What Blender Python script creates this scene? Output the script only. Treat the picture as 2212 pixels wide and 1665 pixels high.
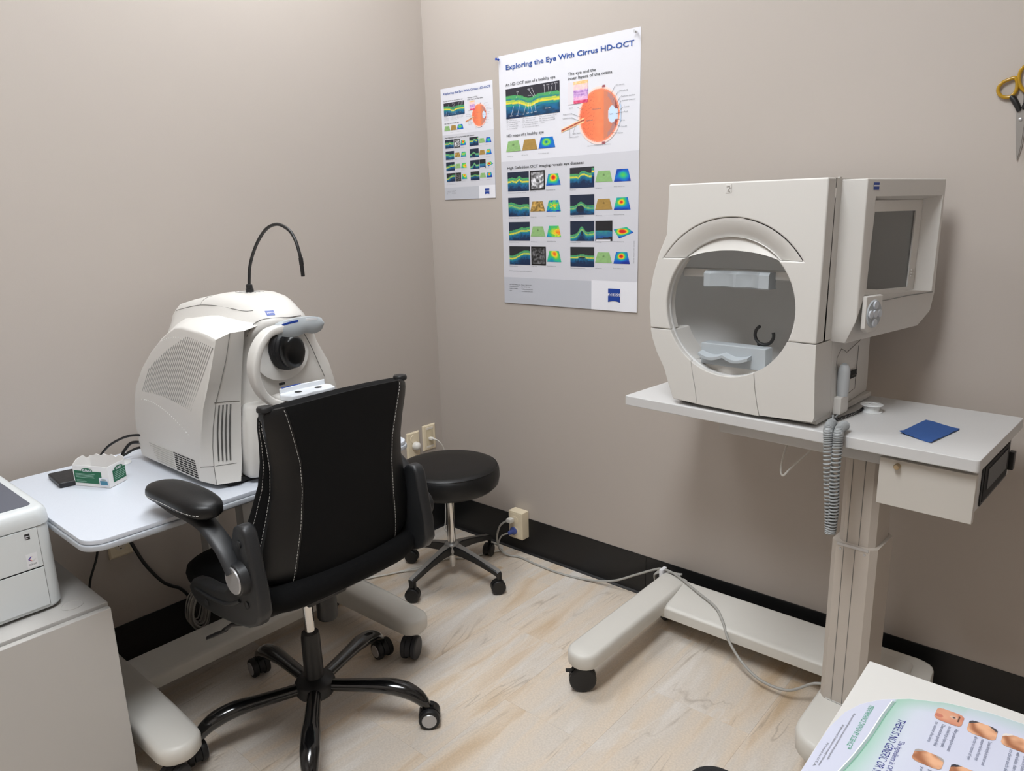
import bpy, bmesh, math, random
from mathutils import Vector, Matrix
random.seed(7)
for o in list(bpy.data.objects): bpy.data.objects.remove(o)
scene = bpy.context.scene
COL = scene.collection
R = math.radians

# ------------------------------------------------------------------ camera
cam_d = bpy.data.cameras.new('camera'); cam = bpy.data.objects.new('camera', cam_d); COL.objects.link(cam)
CAM = Vector((2.3053, -2.1565, 1.3825))
YAW, PITCH, ROLL = R(131.1163), R(-13.2544), R(-1.5194)
fw = Vector((math.cos(YAW)*math.cos(PITCH), math.sin(YAW)*math.cos(PITCH), math.sin(PITCH)))
rt = Vector((math.sin(YAW), -math.cos(YAW), 0)); up = rt.cross(fw)
r2 = rt*math.cos(ROLL) + up*math.sin(ROLL); u2 = r2.cross(fw)
cam.matrix_world = Matrix(((r2.x, u2.x, -fw.x, CAM.x), (r2.y, u2.y, -fw.y, CAM.y), (r2.z, u2.z, -fw.z, CAM.z), (0, 0, 0, 1)))
cam_d.sensor_width = 36; cam_d.lens = 1577.32/2212*36; cam_d.clip_start = 0.02
scene.camera = cam

# ------------------------------------------------------------------ world, exposure
w = bpy.data.worlds.new('world'); scene.world = w; w.use_nodes = True
w.node_tree.nodes['Background'].inputs[0].default_value = (0.9, 0.93, 1, 1)
w.node_tree.nodes['Background'].inputs[1].default_value = 0.05
scene.view_settings.view_transform = 'Standard'
scene.view_settings.look = 'None'
scene.view_settings.exposure = 0.64
scene.view_settings.gamma = 1
scene.view_settings.use_curve_mapping = False
# lamps of the room: recessed ceiling panels (x, y, half x, half y, strength)
ROOM_X, ROOM_Y, ROOM_Z = 3.3, -3.4, 2.90
PANELS = [(0.47, -0.75, 0.30, 0.30, 12.4), (1.58, -1.92, 0.30, 0.60, 15.4)]

# ------------------------------------------------------------------ helpers
def lin(c):
    return tuple((x/12.92 if x <= .04045 else ((x+.055)/1.055)**2.4) for x in c)
def rgb(r, g, b): return lin((r/255, g/255, b/255))
MATS = {}
def mat(name, col, rough=.5, metal=0, noise=None, bump=None, spec=.5, coat=0, trans=0, emit=0):
    """noise=(scale, amount) slight colour variation; bump=(scale, strength)"""
    if name in MATS: return MATS[name]
    m = bpy.data.materials.new(name); m.use_nodes = True
    nt = m.node_tree; b = nt.nodes['Principled BSDF']
    b.inputs['Base Color'].default_value = (*col, 1)
    b.inputs['Roughness'].default_value = rough; b.inputs['Metallic'].default_value = metal
    b.inputs['Specular IOR Level'].default_value = spec
    b.inputs['Coat Weight'].default_value = coat
    b.inputs['Transmission Weight'].default_value = trans
    if emit:
        b.inputs['Emission Color'].default_value = (.93, .965, 1, 1); b.inputs['Emission Strength'].default_value = emit
    tc = nt.nodes.new('ShaderNodeTexCoord')
    if noise:
        n = nt.nodes.new('ShaderNodeTexNoise'); n.inputs['Scale'].default_value = noise[0]; n.inputs['Detail'].default_value = 4
        nt.links.new(tc.outputs['Object'], n.inputs['Vector'])
        mx = nt.nodes.new('ShaderNodeMix'); mx.data_type = 'RGBA'
        a = noise[1]
        mx.inputs[6].default_value = (*[max(0, c*(1-a)) for c in col], 1); mx.inputs[7].default_value = (*[min(1, c*(1+a)) for c in col], 1)
        nt.links.new(n.outputs['Fac'], mx.inputs[0]); nt.links.new(mx.outputs[2], b.inputs['Base Color'])
    if bump:
        n2 = nt.nodes.new('ShaderNodeTexNoise'); n2.inputs['Scale'].default_value = bump[0]; n2.inputs['Detail'].default_value = 3
        nt.links.new(tc.outputs['Object'], n2.inputs['Vector'])
        bp = nt.nodes.new('ShaderNodeBump'); bp.inputs['Strength'].default_value = bump[1]; bp.inputs['Distance'].default_value = .001
        nt.links.new(n2.outputs['Fac'], bp.inputs['Height']); nt.links.new(bp.outputs['Normal'], b.inputs['Normal'])
    MATS[name] = m
    return m

ROOT = {}
def thing(name, label, cat, loc=(0, 0, 0), rotz=0, group=None):
    o = bpy.data.objects.new(name, None); COL.objects.link(o)
    o.empty_display_size = .05
    o.location = loc; o.rotation_euler = (0, 0, rotz); o['label'] = label; o['category'] = cat
    if group: o['group'] = group
    ROOT[o.name] = Matrix.Translation(loc) @ Matrix.Rotation(rotz, 4, 'Z')
    return o
def tag(o, label, cat, group=None):
    o['label'] = label; o['category'] = cat
    if group: o['group'] = group
    return o
def struct(o):
    o['kind'] = 'structure'; return o
def root_of(p):
    while p is not None and p.name not in ROOT and p.parent: p = p.parent
    return ROOT.get(p.name) if p is not None else None
def link(name, me, m, parent=None):
    o = bpy.data.objects.new(name, me); COL.objects.link(o)
    if m is not None:
        me.materials.clear(); me.materials.append(m)
    o.parent = parent
    return o
def spline(pts, n=8, closed=False):
    P = [Vector(p) for p in pts]; out = []; L = len(P)
    segs = L if closed else L-1
    for i in range(segs):
        if closed: a, b, c, d = P[(i-1) % L], P[i], P[(i+1) % L], P[(i+2) % L]
        else: a, b, c, d = P[max(i-1, 0)], P[i], P[i+1], P[min(i+2, L-1)]
        for k in range(n):
            t = k/n
            out.append(.5*((2*b)+(c-a)*t+(2*a-5*b+4*c-d)*t*t+(3*b-a-3*c+d)*t**3))
    if not closed: out.append(P[-1])
    return out
def lerp_list(v, n):
    out = []
    for i in range(n):
        t = i/(n-1)*(len(v)-1); k = min(int(t), len(v)-2); out.append(v[k]+(v[k+1]-v[k])*(t-k))
    return out
def arc(cx, cy, r, a0, a1, n=12):
    return [(cx+r*math.cos(R(a0+(a1-a0)*i/n)), cy+r*math.sin(R(a0+(a1-a0)*i/n))) for i in range(n+1)]
def rrect(x0, x1, y0, y1, r, n=5):
    return arc(x1-r, y1-r, r, 0, 90, n)+arc(x0+r, y1-r, r, 90, 180, n)+arc(x0+r, y0+r, r, 180, 270, n)+arc(x1-r, y0+r, r, 270, 360, n)

class MB:
    def __init__(s): s.bm = bmesh.new()
    def _add(s, t, bev=0, seg=2, ang=35, xf=None):
        bmesh.ops.recalc_face_normals(t, faces=t.faces)
        if bev:
            es = [e for e in t.edges if len(e.link_faces) == 2 and e.calc_face_angle(0) > R(ang)]
            bmesh.ops.bevel(t, geom=es, offset=bev, segments=seg, profile=.5, affect='EDGES', clamp_overlap=True)
        if xf is not None: bmesh.ops.transform(t, matrix=xf, verts=t.verts)
        me = bpy.data.meshes.new('t'); t.to_mesh(me); t.free(); s.bm.from_mesh(me); bpy.data.meshes.remove(me)
        return s
    def box(s, x0, x1, y0, y1, z0, z1, bev=0, seg=2, xf=None):
        t = bmesh.new(); bmesh.ops.create_cube(t, size=1)
        for v in t.verts: v.co = Vector(((x0+x1)/2+v.co.x*(x1-x0), (y0+y1)/2+v.co.y*(y1-y0), (z0+z1)/2+v.co.z*(z1-z0)))
        return s._add(t, bev, seg, xf=xf)
    def loft(s, rings, cap0=True, cap1=True, closed=True, bev=0, seg=2, xf=None, wrap=False):
        t = bmesh.new(); vs = [[t.verts.new(p) for p in r] for r in rings]
        n = len(rings[0]); m = len(rings)
        for i in range(m if wrap else m-1):
            for j in range(n if closed else n-1):
                a, b = vs[i], vs[(i+1) % m]
                try: t.faces.new((a[j], a[(j+1) % n], b[(j+1) % n], b[j]))
                except ValueError: pass
        if cap0 and closed and not wrap: t.faces.new(vs[0])
        if cap1 and closed and not wrap: t.faces.new(vs[-1])
        return s._add(t, bev, seg, xf=xf)
    def prism(s, poly, axis, d0, d1, bev=0, seg=2, xf=None):
        def P(p, d): return {'x': (d, p[0], p[1]), 'y': (p[0], d, p[1]), 'z': (p[0], p[1], d)}[axis]
        return s.loft([[P(p, d0) for p in poly], [P(p, d1) for p in poly]], bev=bev, seg=seg, xf=xf)
    def tube(s, pts, r, n=8, flat=1, closed=False, upv=(0, 0, 1), cap=True):
        P = [Vector(p) for p in pts]; m = len(P)
        rs = r if isinstance(r, (list, tuple)) else [r]*m
        if len(rs) != m: rs = lerp_list(list(rs), m)
        rings = []; prev = None
        for i in range(m):
            if closed: d = P[(i+1) % m]-P[i-1]
            else: d = P[min(i+1, m-1)]-P[max(i-1, 0)]
            d.normalize()
            ref = prev if prev is not None else Vector(upv)
            a = ref-d*ref.dot(d)
            if a.length < 1e-5: a = d.orthogonal()
            a.normalize(); b = d.cross(a); prev = a
            rings.append([P[i]+rs[i]*(flat*math.cos(2*math.pi*k/n)*a+math.sin(2*math.pi*k/n)*b) for k in range(n)])
        return s.loft(rings, cap, cap, wrap=closed)
    def cyl(s, p0, p1, r0, r1=None, n=24, bev=0, seg=2):
        p0, p1 = Vector(p0), Vector(p1); d = (p1-p0).normalized(); a = d.orthogonal().normalized(); b = d.cross(a)
        r1 = r0 if r1 is None else r1
        return s.loft([[p+rr*(math.cos(2*math.pi*k/n)*a+math.sin(2*math.pi*k/n)*b) for k in range(n)] for p, rr in ((p0, r0), (p1, r1))], bev=bev, seg=seg)
    def lathe(s, prof, c=(0, 0, 0), axis='z', n=32, cap0=False, cap1=False):
        rings = []
        for r_, h in prof:
            ring = []
            for k in range(n):
                x, y = r_*math.cos(2*math.pi*k/n), r_*math.sin(2*math.pi*k/n)
                q = {'z': (x, y, h), 'y': (x, h, y), 'x': (h, x, y)}[axis]
                ring.append((c[0]+q[0], c[1]+q[1], c[2]+q[2]))
            rings.append(ring)
        return s.loft(rings, cap0, cap1)
    def grid(s, fn, nu, nv):
        t = bmesh.new(); V = [[t.verts.new(fn(i/nu, j/nv)) for j in range(nv+1)] for i in range(nu+1)]
        for i in range(nu):
            for j in range(nv): t.faces.new((V[i][j], V[i+1][j], V[i+1][j+1], V[i][j+1]))
        me = bpy.data.meshes.new('t'); t.to_mesh(me); t.free(); s.bm.from_mesh(me); bpy.data.meshes.remove(me)
        return s
    def solid(s, fn, fn2, nu, nv):
        """closed slab between two grid surfaces"""
        t = bmesh.new()
        V = [[t.verts.new(fn(i/nu, j/nv)) for j in range(nv+1)] for i in range(nu+1)]
        W = [[t.verts.new(fn2(i/nu, j/nv)) for j in range(nv+1)] for i in range(nu+1)]
        for i in range(nu):
            for j in range(nv):
                t.faces.new((V[i][j], V[i+1][j], V[i+1][j+1], V[i][j+1])); t.faces.new((W[i][j], W[i][j+1], W[i+1][j+1], W[i+1][j]))
        for i in range(nu):
            t.faces.new((V[i][0], W[i][0], W[i+1][0], V[i+1][0])); t.faces.new((V[i][nv], V[i+1][nv], W[i+1][nv], W[i][nv]))
        for j in range(nv):
            t.faces.new((V[0][j], V[0][j+1], W[0][j+1], W[0][j])); t.faces.new((V[nu][j], W[nu][j], W[nu][j+1], V[nu][j+1]))
        return s._add(t)
    def build(s, name, m, parent=None, smooth=40, world=False, xf=None, sub=0):
        if xf is not None: bmesh.ops.transform(s.bm, matrix=xf, verts=s.bm.verts)
        if world and parent is not None:
            rm = root_of(parent)
            if rm is not None: bmesh.ops.transform(s.bm, matrix=rm.inverted(), verts=s.bm.verts)
        me = bpy.data.meshes.new(name); s.bm.to_mesh(me); s.bm.free()
        if smooth:
            me.polygons.foreach_set('use_smooth', [True]*len(me.polygons)); me.set_sharp_from_angle(angle=R(smooth))
        o = link(name, me, m, parent)
        if smooth and smooth <= 45:
            md = o.modifiers.new('weighted_normals', 'WEIGHTED_NORMAL'); md.keep_sharp = True; md.weight = 100
        if sub:
            md = o.modifiers.new('sub', 'SUBSURF'); md.levels = sub; md.render_levels = sub
        return o
def copy_tree(o, parent=None):
    c = o.copy(); COL.objects.link(c); c.parent = parent
    if o.name in ROOT: ROOT[c.name] = ROOT[o.name].copy()
    for ch in list(o.children): copy_tree(ch, c)
    return c
_tx = {}
def text_mesh(txt, size, wide=1.0, bold=0):
    key = (txt, size, wide, bold)
    if key in _tx: return _tx[key]
    cu = bpy.data.curves.new('txt', 'FONT'); cu.body = txt; cu.size = size; cu.resolution_u = 2; cu.offset = bold
    ob = bpy.data.objects.new('txt', cu)
    me = bpy.data.meshes.new_from_object(ob)
    bpy.data.objects.remove(ob); bpy.data.curves.remove(cu)
    me.transform(Matrix.Diagonal((wide, 1, 1, 1)))
    _tx[key] = me
    return me
def text_part(name, txt, size, m, parent, origin, ex, ey, wide=1.0, bold=0, width=None):
    """flat print: ex = reading direction, ey = up direction of the letters"""
    me = text_mesh(txt, size, wide, bold).copy()
    if width:
        xs = [v.co.x for v in me.vertices]; k = width/(max(xs)-min(xs)); me.transform(Matrix.Diagonal((k, 1, 1, 1)))
    ex = Vector(ex).normalized(); ey = Vector(ey).normalized(); ez = ex.cross(ey)
    me.transform(Matrix(((ex.x, ey.x, ez.x, origin[0]), (ex.y, ey.y, ez.y, origin[1]), (ex.z, ey.z, ez.z, origin[2]), (0, 0, 0, 1))))
    return link(name, me, m, parent)
_pr = None
def print_mat(rough=.35):
    global _pr
    if _pr: return _pr
    m = bpy.data.materials.new('printed_picture'); m.use_nodes = True; nt = m.node_tree
    a = nt.nodes.new('ShaderNodeAttribute'); a.attribute_name = 'Col'
    nt.links.new(a.outputs['Color'], nt.nodes['Principled BSDF'].inputs['Base Color'])
    nt.nodes['Principled BSDF'].inputs['Roughness'].default_value = rough
    _pr = m
    return m
def picture(name, parent, corners, fn, nx, ny):
    """flat printed picture on the quad corners (bl, br, tr, tl); fn(u, v) -> sRGB 0..1 (None = blank paper)"""
    bl, br, tr, tl = [Vector(c) for c in corners]
    vs = []; cols = []
    for j in range(ny+1):
        for i in range(nx+1):
            u, v = i/nx, j/ny
            vs.append((bl*(1-u)+br*u)*(1-v)+(tl*(1-u)+tr*u)*v); c = fn(u, v); cols.append(c)
    fs = []
    for j in range(ny):
        for i in range(nx):
            q = (j*(nx+1)+i, j*(nx+1)+i+1, (j+1)*(nx+1)+i+1, (j+1)*(nx+1)+i)
            if all(cols[k] is not None for k in q): fs.append(q)
    me = bpy.data.meshes.new(name); me.from_pydata(vs, [], fs); me.update()
    ca = me.color_attributes.new('Col', 'FLOAT_COLOR', 'POINT')
    flat = []
    for c in cols: flat += [*lin(tuple(min(1, max(0, x)) for x in (c or (1, 1, 1)))), 1]
    ca.data.foreach_set('color', flat)
    return link(name, me, print_mat(), parent)
def flat_poly(name, pts, m, parent):
    me = bpy.data.meshes.new(name); me.from_pydata([tuple(p) for p in pts], [], [list(range(len(pts)))]); me.update()
    return link(name, me, m, parent)

# ------------------------------------------------------------------ materials
M_wall = mat('wall_paint', rgb(182, 173, 165), .55, bump=(260, .10), noise=(1.2, .015))
M_ceil = mat('ceiling_paint', rgb(232, 230, 225), .8)
M_cove = mat('black_cove_vinyl', rgb(18, 18, 20), .42, bump=(40, .05))
M_white = mat('warm_white_plastic', rgb(222, 219, 212), .42, bump=(500, .04))
M_white2 = mat('cool_white_plastic', rgb(226, 228, 228), .38, bump=(500, .03))
M_hfa = mat('ivory_grey_plastic', rgb(209, 206, 201), .48, bump=(700, .06))
M_hfa_in = mat('bowl_white', rgb(222, 221, 219), .7)
M_tabgrey = mat('grey_laminate', rgb(205, 204, 203), .42)
M_steel_paint = mat('cream_painted_steel', rgb(203, 198, 190), .45, noise=(9, .02))
M_column = mat('column_aluminium_paint', rgb(192, 183, 173), .4)
M_foot = mat('cast_foot_paint', rgb(214, 211, 204), .4, bump=(60, .04))
M_bluegrey = mat('pale_blue_grey_plastic', rgb(172, 178, 182), .4)
M_black = mat('black_plastic', rgb(24, 24, 25), .42)
M_blackgl = mat('gloss_black_metal', rgb(12, 12, 13), .16, coat=.6)
M_blackrub = mat('black_rubber', rgb(20, 20, 22), .5)
M_leather = mat('black_leather', rgb(15, 15, 16), .4, bump=(420, .2), spec=.4)
M_fabric = mat('black_mesh_fabric', rgb(7, 7, 8), .9, bump=(900, .6), spec=.2)
M_armgrey = mat('dark_grey_plastic', rgb(34, 35, 37), .42, bump=(600, .2))
M_silver = mat('satin_silver', rgb(190, 190, 192), .35, metal=.7)
M_chrome = mat('chrome', rgb(215, 213, 210), .08, metal=1)
M_castalu = mat('polished_aluminium', rgb(165, 164, 162), .38, metal=.65)
M_stitch = mat('white_thread', rgb(205, 203, 198), .7)
M_gap = mat('dark_gap', rgb(30, 30, 31), .8)
M_groove = mat('panel_groove', rgb(120, 118, 114), .7)
M_blue = mat('logo_blue', rgb(22, 62, 150), .35)
M_paper = mat('poster_paper', rgb(224, 224, 231), .32)
M_pgrey = mat('print_grey', rgb(207, 207, 214), .35)
M_pgrey2 = mat('print_grey_footer', rgb(190, 192, 200), .35)
M_ptitle = mat('print_title_blue', rgb(42, 82, 158), .4)
M_ptext = mat('print_text_grey', rgb(62, 64, 68), .4)
M_pline = mat('print_fine_grey', rgb(120, 122, 128), .4)
M_pwhite = mat('print_white', rgb(229, 229, 235), .35)
M_cream = mat('cream_plate_plastic', rgb(232, 218, 190), .35)
M_greyvinyl = mat('grey_cable_vinyl', rgb(170, 168, 163), .45)
M_wcable = mat('white_cable_vinyl', rgb(222, 219, 212), .4)
M_bcable = mat('black_cable_vinyl', rgb(17, 17, 18), .4)

# ------------------------------------------------------------------ room shell
def simple(name, *boxes, m, bev=0):
    b = MB()
    for q in boxes: b.box(*q, bev=bev)
    return struct(b.build(name, m, None, 0))
simple('wall_right', (-.12, ROOM_X+.12, 0, .12, -.05, ROOM_Z), m=M_wall)
simple('wall_left', (-.12, 0, ROOM_Y-.12, 0, -.05, ROOM_Z), m=M_wall)
simple('wall_front', (ROOM_X, ROOM_X+.12, ROOM_Y-.12, 0, -.05, ROOM_Z), m=M_wall)
simple('wall_back', (0, ROOM_X, ROOM_Y-.12, ROOM_Y, -.05, ROOM_Z), m=M_wall)
simple('ceiling', (-.12, ROOM_X+.12, ROOM_Y-.12, .12, ROOM_Z, ROOM_Z+.1), m=M_ceil)
floor = simple('floor', (0, ROOM_X, ROOM_Y, 0, -.06, -.003), m=mat('floor_screed', rgb(120, 112, 100), .8))

def tile_material():
    m = bpy.data.materials.new('stone_look_tile'); m.use_nodes = True; nt = m.node_tree; N = nt.nodes; L = nt.links
    b = N['Principled BSDF']; b.inputs['Roughness'].default_value = .42
    tc = N.new('ShaderNodeTexCoord'); oi = N.new('ShaderNodeObjectInfo')
    mul = N.new('ShaderNodeVectorMath'); mul.operation = 'SCALE'; mul.inputs[3].default_value = 37.0
    cmb = N.new('ShaderNodeCombineXYZ'); L.new(oi.outputs['Random'], cmb.inputs[0]); L.new(oi.outputs['Random'], cmb.inputs[1])
    cmb.inputs[2].default_value = .3
    L.new(cmb.outputs[0], mul.inputs[0])
    add = N.new('ShaderNodeVectorMath'); add.operation = 'ADD'; L.new(tc.outputs['Object'], add.inputs[0]); L.new(mul.outputs[0], add.inputs[1])
    mp = N.new('ShaderNodeMapping'); mp.inputs['Scale'].default_value = (8, 1.15, 1); mp.inputs['Rotation'].default_value = (0, 0, R(-9)); L.new(add.outputs[0], mp.inputs['Vector'])
    n1 = N.new('ShaderNodeTexNoise'); n1.inputs['Scale'].default_value = 1.5; n1.inputs['Detail'].default_value = 6; n1.inputs['Distortion'].default_value = .7; L.new(mp.outputs[0], n1.inputs['Vector'])
    cr = N.new('ShaderNodeValToRGB'); e = cr.color_ramp.elements
    e[0].position = .28; e[0].color = (*rgb(204, 180, 150), 1); e[1].position = .72; e[1].color = (*rgb(224, 217, 209), 1)
    x = cr.color_ramp.elements.new(.45); x.color = (*rgb(220, 205, 187), 1)
    x = cr.color_ramp.elements.new(.58); x.color = (*rgb(214, 204, 192), 1)
    L.new(n1.outputs['Fac'], cr.inputs[0])
    # thin veins
    n2 = N.new('ShaderNodeTexNoise'); n2.inputs['Scale'].default_value = .9; n2.inputs['Detail'].default_value = 3; n2.inputs['Distortion'].default_value = .9; L.new(mp.outputs[0], n2.inputs['Vector'])
    s1 = N.new('ShaderNodeMath'); s1.operation = 'SUBTRACT'; s1.inputs[1].default_value = .5; L.new(n2.outputs['Fac'], s1.inputs[0])
    s2 = N.new('ShaderNodeMath'); s2.operation = 'ABSOLUTE'; L.new(s1.outputs[0], s2.inputs[0])
    s3 = N.new('ShaderNodeMapRange'); s3.inputs['From Min'].default_value = 0; s3.inputs['From Max'].default_value = .012; s3.inputs['To Min'].default_value = .45; s3.inputs['To Max'].default_value = 0; L.new(s2.outputs[0], s3.inputs['Value'])
    mask = N.new('ShaderNodeTexNoise'); mask.inputs['Scale'].default_value = 5; L.new(add.outputs[0], mask.inputs['Vector'])
    s5 = N.new('ShaderNodeMapRange'); s5.inputs['From Min'].default_value = .48; s5.inputs['From Max'].default_value = .6; L.new(mask.outputs['Fac'], s5.inputs['Value'])
    s4 = N.new('ShaderNodeMath'); s4.operation = 'MULTIPLY'; L.new(s3.outputs[0], s4.inputs[0]); L.new(s5.outputs[0], s4.inputs[1])
    m1 = N.new('ShaderNodeMix'); m1.data_type = 'RGBA'; L.new(s4.outputs[0], m1.inputs[0]); L.new(cr.outputs[0], m1.inputs[6]); m1.inputs[7].default_value = (*rgb(150, 134, 116), 1)
    # white veins
    w1 = N.new('ShaderNodeMath'); w1.operation = 'SUBTRACT'; w1.inputs[1].default_value = .43; L.new(n2.outputs['Fac'], w1.inputs[0])
    w2 = N.new('ShaderNodeMath'); w2.operation = 'ABSOLUTE'; L.new(w1.outputs[0], w2.inputs[0])
    w3 = N.new('ShaderNodeMapRange'); w3.inputs['From Max'].default_value = .018; w3.inputs['To Min'].default_value = .35; w3.inputs['To Max'].default_value = 0; L.new(w2.outputs[0], w3.inputs['Value'])
    m2 = N.new('ShaderNodeMix'); m2.data_type = 'RGBA'; L.new(w3.outputs[0], m2.inputs[0]); L.new(m1.outputs[2], m2.inputs[6]); m2.inputs[7].default_value = (*rgb(226, 221, 215), 1)
    # speckle
    n3 = N.new('ShaderNodeTexNoise'); n3.inputs['Scale'].default_value = 190; n3.inputs['Detail'].default_value = 2; L.new(add.outputs[0], n3.inputs['Vector'])
    r3 = N.new('ShaderNodeMapRange'); r3.inputs['From Min'].default_value = .35; r3.inputs['From Max'].default_value = .65; r3.inputs['To Min'].default_value = .93; r3.inputs['To Max'].default_value = 1.05; L.new(n3.outputs['Fac'], r3.inputs['Value'])
    m3 = N.new('ShaderNodeVectorMath'); m3.operation = 'SCALE'; L.new(m2.outputs[2], m3.inputs[0]); L.new(r3.outputs[0], m3.inputs[3])
    L.new(m3.outputs[0], b.inputs['Base Color'])
    bp = N.new('ShaderNodeBump'); bp.inputs['Strength'].default_value = .12; bp.inputs['Distance'].default_value = .001; L.new(n3.outputs['Fac'], bp.inputs['Height']); L.new(bp.outputs['Normal'], b.inputs['Normal'])
    return m
M_tile = tile_material()
TW, TL = .305, .61
tile0 = MB().box(-TW/2+.0001, TW/2-.0001, -TL/2+.0001, TL/2-.0001, -.003, 0, bev=.0003, seg=1).build('floor_tile', M_tile, floor, 0)
first = True
ci = 0
x = 1.347-TW*5 + TW/2
for k in range(12):
    cx = 1.347 + (k-4.5)*TW + 0.0
    if cx+TW/2 < -.2 or cx-TW/2 > ROOM_X: continue
    col = int(round((cx-(1.347+TW/2))/TW))
    off = -.473 if col % 2 == 0 else -.473-.305
    for j in range(-6, 4):
        cy = off - TL/2 + j*TL
        if cy-TL/2 > -.001 or cy+TL/2 < ROOM_Y: continue
        x0, x1 = max(cx-TW/2, 0), min(cx+TW/2, ROOM_X); y0, y1 = max(cy-TL/2, ROOM_Y), min(cy+TL/2, 0)
        if x1-x0 < .01 or y1-y0 < .01: continue
        full = abs(x1-x0-TW) < 1e-4 and abs(y1-y0-TL) < 1e-4
        if full:
            if first: o = tile0; first = False
            else: o = tile0.copy(); COL.objects.link(o)
            o.location = (cx, cy, 0)
        else:
            o = MB().box(x0-cx+.0001, x1-cx-.0001, y0-cy+.0001, y1-cy-.0001, -.003, 0, bev=.0003, seg=1).build('floor_tile', M_tile, floor, 0)
            o.location = (cx, cy, 0)
        o.parent = floor

# cove base: thin vinyl strip with a flared toe
HB = .1524
prof = [(0, 0), (.016, 0), (.016, .002), (.009, .007), (.0055, .016), (.004, .03), (.004, HB-.002), (.003, HB), (0, HB)]
def cove(name, pts, axis, d0, d1, parent=None):
    return MB().prism(pts, axis, d0, d1).build(name, M_cove, parent, 30)
br = struct(cove('baseboard_right', [(-d, z) for d, z in prof], 'x', .0, 1.052))
cove('base_strip', [(-d, z) for d, z in prof], 'x', 1.0535, ROOM_X, br)
bl_ = struct(cove('baseboard_left', [(d, z) for d, z in prof], 'y', ROOM_Y, -.004))
struct(cove('baseboard_front', [(ROOM_X-d, z) for d, z in prof], 'y', ROOM_Y, -.004))
struct(cove('baseboard_back', [(ROOM_Y+d, z) for d, z in prof], 'x', .0, ROOM_X))

# ------------------------------------------------------------------ ceiling lamps
for i, (px, py, hx, hy, st) in enumerate(PANELS):
    t = thing('ceiling_light', 'white recessed panel lamp in the ceiling' if len(PANELS) == 1 else ['square white recessed panel lamp in the ceiling near the corner', 'long white recessed panel lamp in the middle of the ceiling'][i], 'ceiling light', (px, py, ROOM_Z-.02))
    MB().box(-hx-.02, hx+.02, -hy-.02, -hy, 0, .019).box(-hx-.02, hx+.02, hy, hy+.02, 0, .019).box(-hx-.02, -hx, -hy, hy, 0, .019).box(hx, hx+.02, -hy, hy, 0, .019).build('frame', M_white2, t, 0)
    MB().box(-hx, hx, -hy, hy, .008, .018).build('diffuser', mat('lamp_diffuser_%d' % i, (.9, .9, .9), .6, emit=st), t, 0)

# ------------------------------------------------------------------ printed pictures
def hsh(i, j, s):
    n = (i*374761393 + j*668265263 + s*974711) & 0xffffffff
    n = ((n ^ (n >> 13))*1274126177) & 0xffffffff
    return ((n ^ (n >> 16)) & 0xffff)/65535
def vn(x, y, s=0):
    i, j = math.floor(x), math.floor(y); fx, fy = x-i, y-j
    fx = fx*fx*(3-2*fx); fy = fy*fy*(3-2*fy)
    return (hsh(i, j, s)*(1-fx)+hsh(i+1, j, s)*fx)*(1-fy)+(hsh(i, j+1, s)*(1-fx)+hsh(i+1, j+1, s)*fx)*fy
def mixc(a, b, t): t = min(1, max(0, t)); return tuple(p+(q-p)*t for p, q in zip(a, b))
def gauss(x, c, w): return math.exp(-((x-c)/w)**2)
def scan_fn(shape, seed, vivid=1.0, bg=(.10, .15, .24)):
    G, Yl, Bl, Dk = (.35, .66, .36), (.86, .84, .28), (.05, .38, .62), (.06, .16, .30)
    def f(u, v):
        s, th, extra = shape(u)
        d = s-v
        if d < 0: return bg
        n = vn(u*26, d*30, seed); q = d/th
        if q < .28: c = mixc((.22, .60, .45), G, n+.2)
        elif q < .45: c = mixc((.12, .45, .55), (.25, .6, .45), n)
        elif q < .62: c = mixc(G, Yl, .35+.7*n*vivid)
        elif q < .78: c = mixc(Yl, (.95, .82, .25), n) if vivid > .6 else mixc((.3, .65, .55), Yl, n*.5)
        elif q < 1.0: c = mixc((.2, .6, .45), (.1, .5, .6), n)
        else:
            n2 = vn(u*18, d*16, seed+5)
            c = mixc(mixc((.10, .50, .55), Bl, n2), Dk, (q-1)/1.1+(.5-n2)*.9)
        if extra and extra(u, v): c = bg
        return c
    return f
main_scan = scan_fn(lambda u: (.77-.13*gauss(u, .45, .13)-.09*u, .36, None), 3, 1, (.17, .17, .21))
SC = [scan_fn(lambda u: (.66+.12*gauss(u, .55, .08)+.05*gauss(u, .2, .15), .3, None), 11),
      scan_fn(lambda u: (.68+.14*gauss(u, .55, .18)-.08*gauss(u, .36, .04)+(.25 if u > .9 else 0), .26, None), 12, 1, (.16, .17, .20)),
      scan_fn(lambda u: (.72-.14*u+.04*math.sin(u*9), .3, None), 13, .4),
      scan_fn(lambda u: (.45+.2*gauss(u, .45, .16), .22, lambda a, v: ((a-.42)/.17)**2+((v-.3)/.17)**2 < 1), 14, .4),
      scan_fn(lambda u: (.52+.22*u+.06*gauss(u, .6, .12), .28, None), 15),
      scan_fn(lambda u: (.3+.2*u+.32*gauss(u, .48, .14), .24, lambda a, v: abs(a-.5) < .05 and .3 < v < .5), 16, .5),
      scan_fn(lambda u: (.5+.3*u-.06*math.sin(u*7), .26, None), 17, .8, (.14, .15, .18)),
      scan_fn(lambda u: (.58+.06*gauss(u, .5, .16), .2, lambda a, v: abs(a-.5) < .15-abs(v-.47)*1.5 and .43 < v < .52), 18, 1, (.15, .16, .18))]
def jet(t):
    t = min(1, max(0, t)); st = [(.05, .15, .55), (.05, .40, .80), (.10, .70, .62), (.40, .78, .30), (.95, .88, .20), (.95, .45, .12), (.82, .12, .12)]
    k = min(int(t*6), 5); return mixc(st[k], st[k+1], t*6-k)
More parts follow.
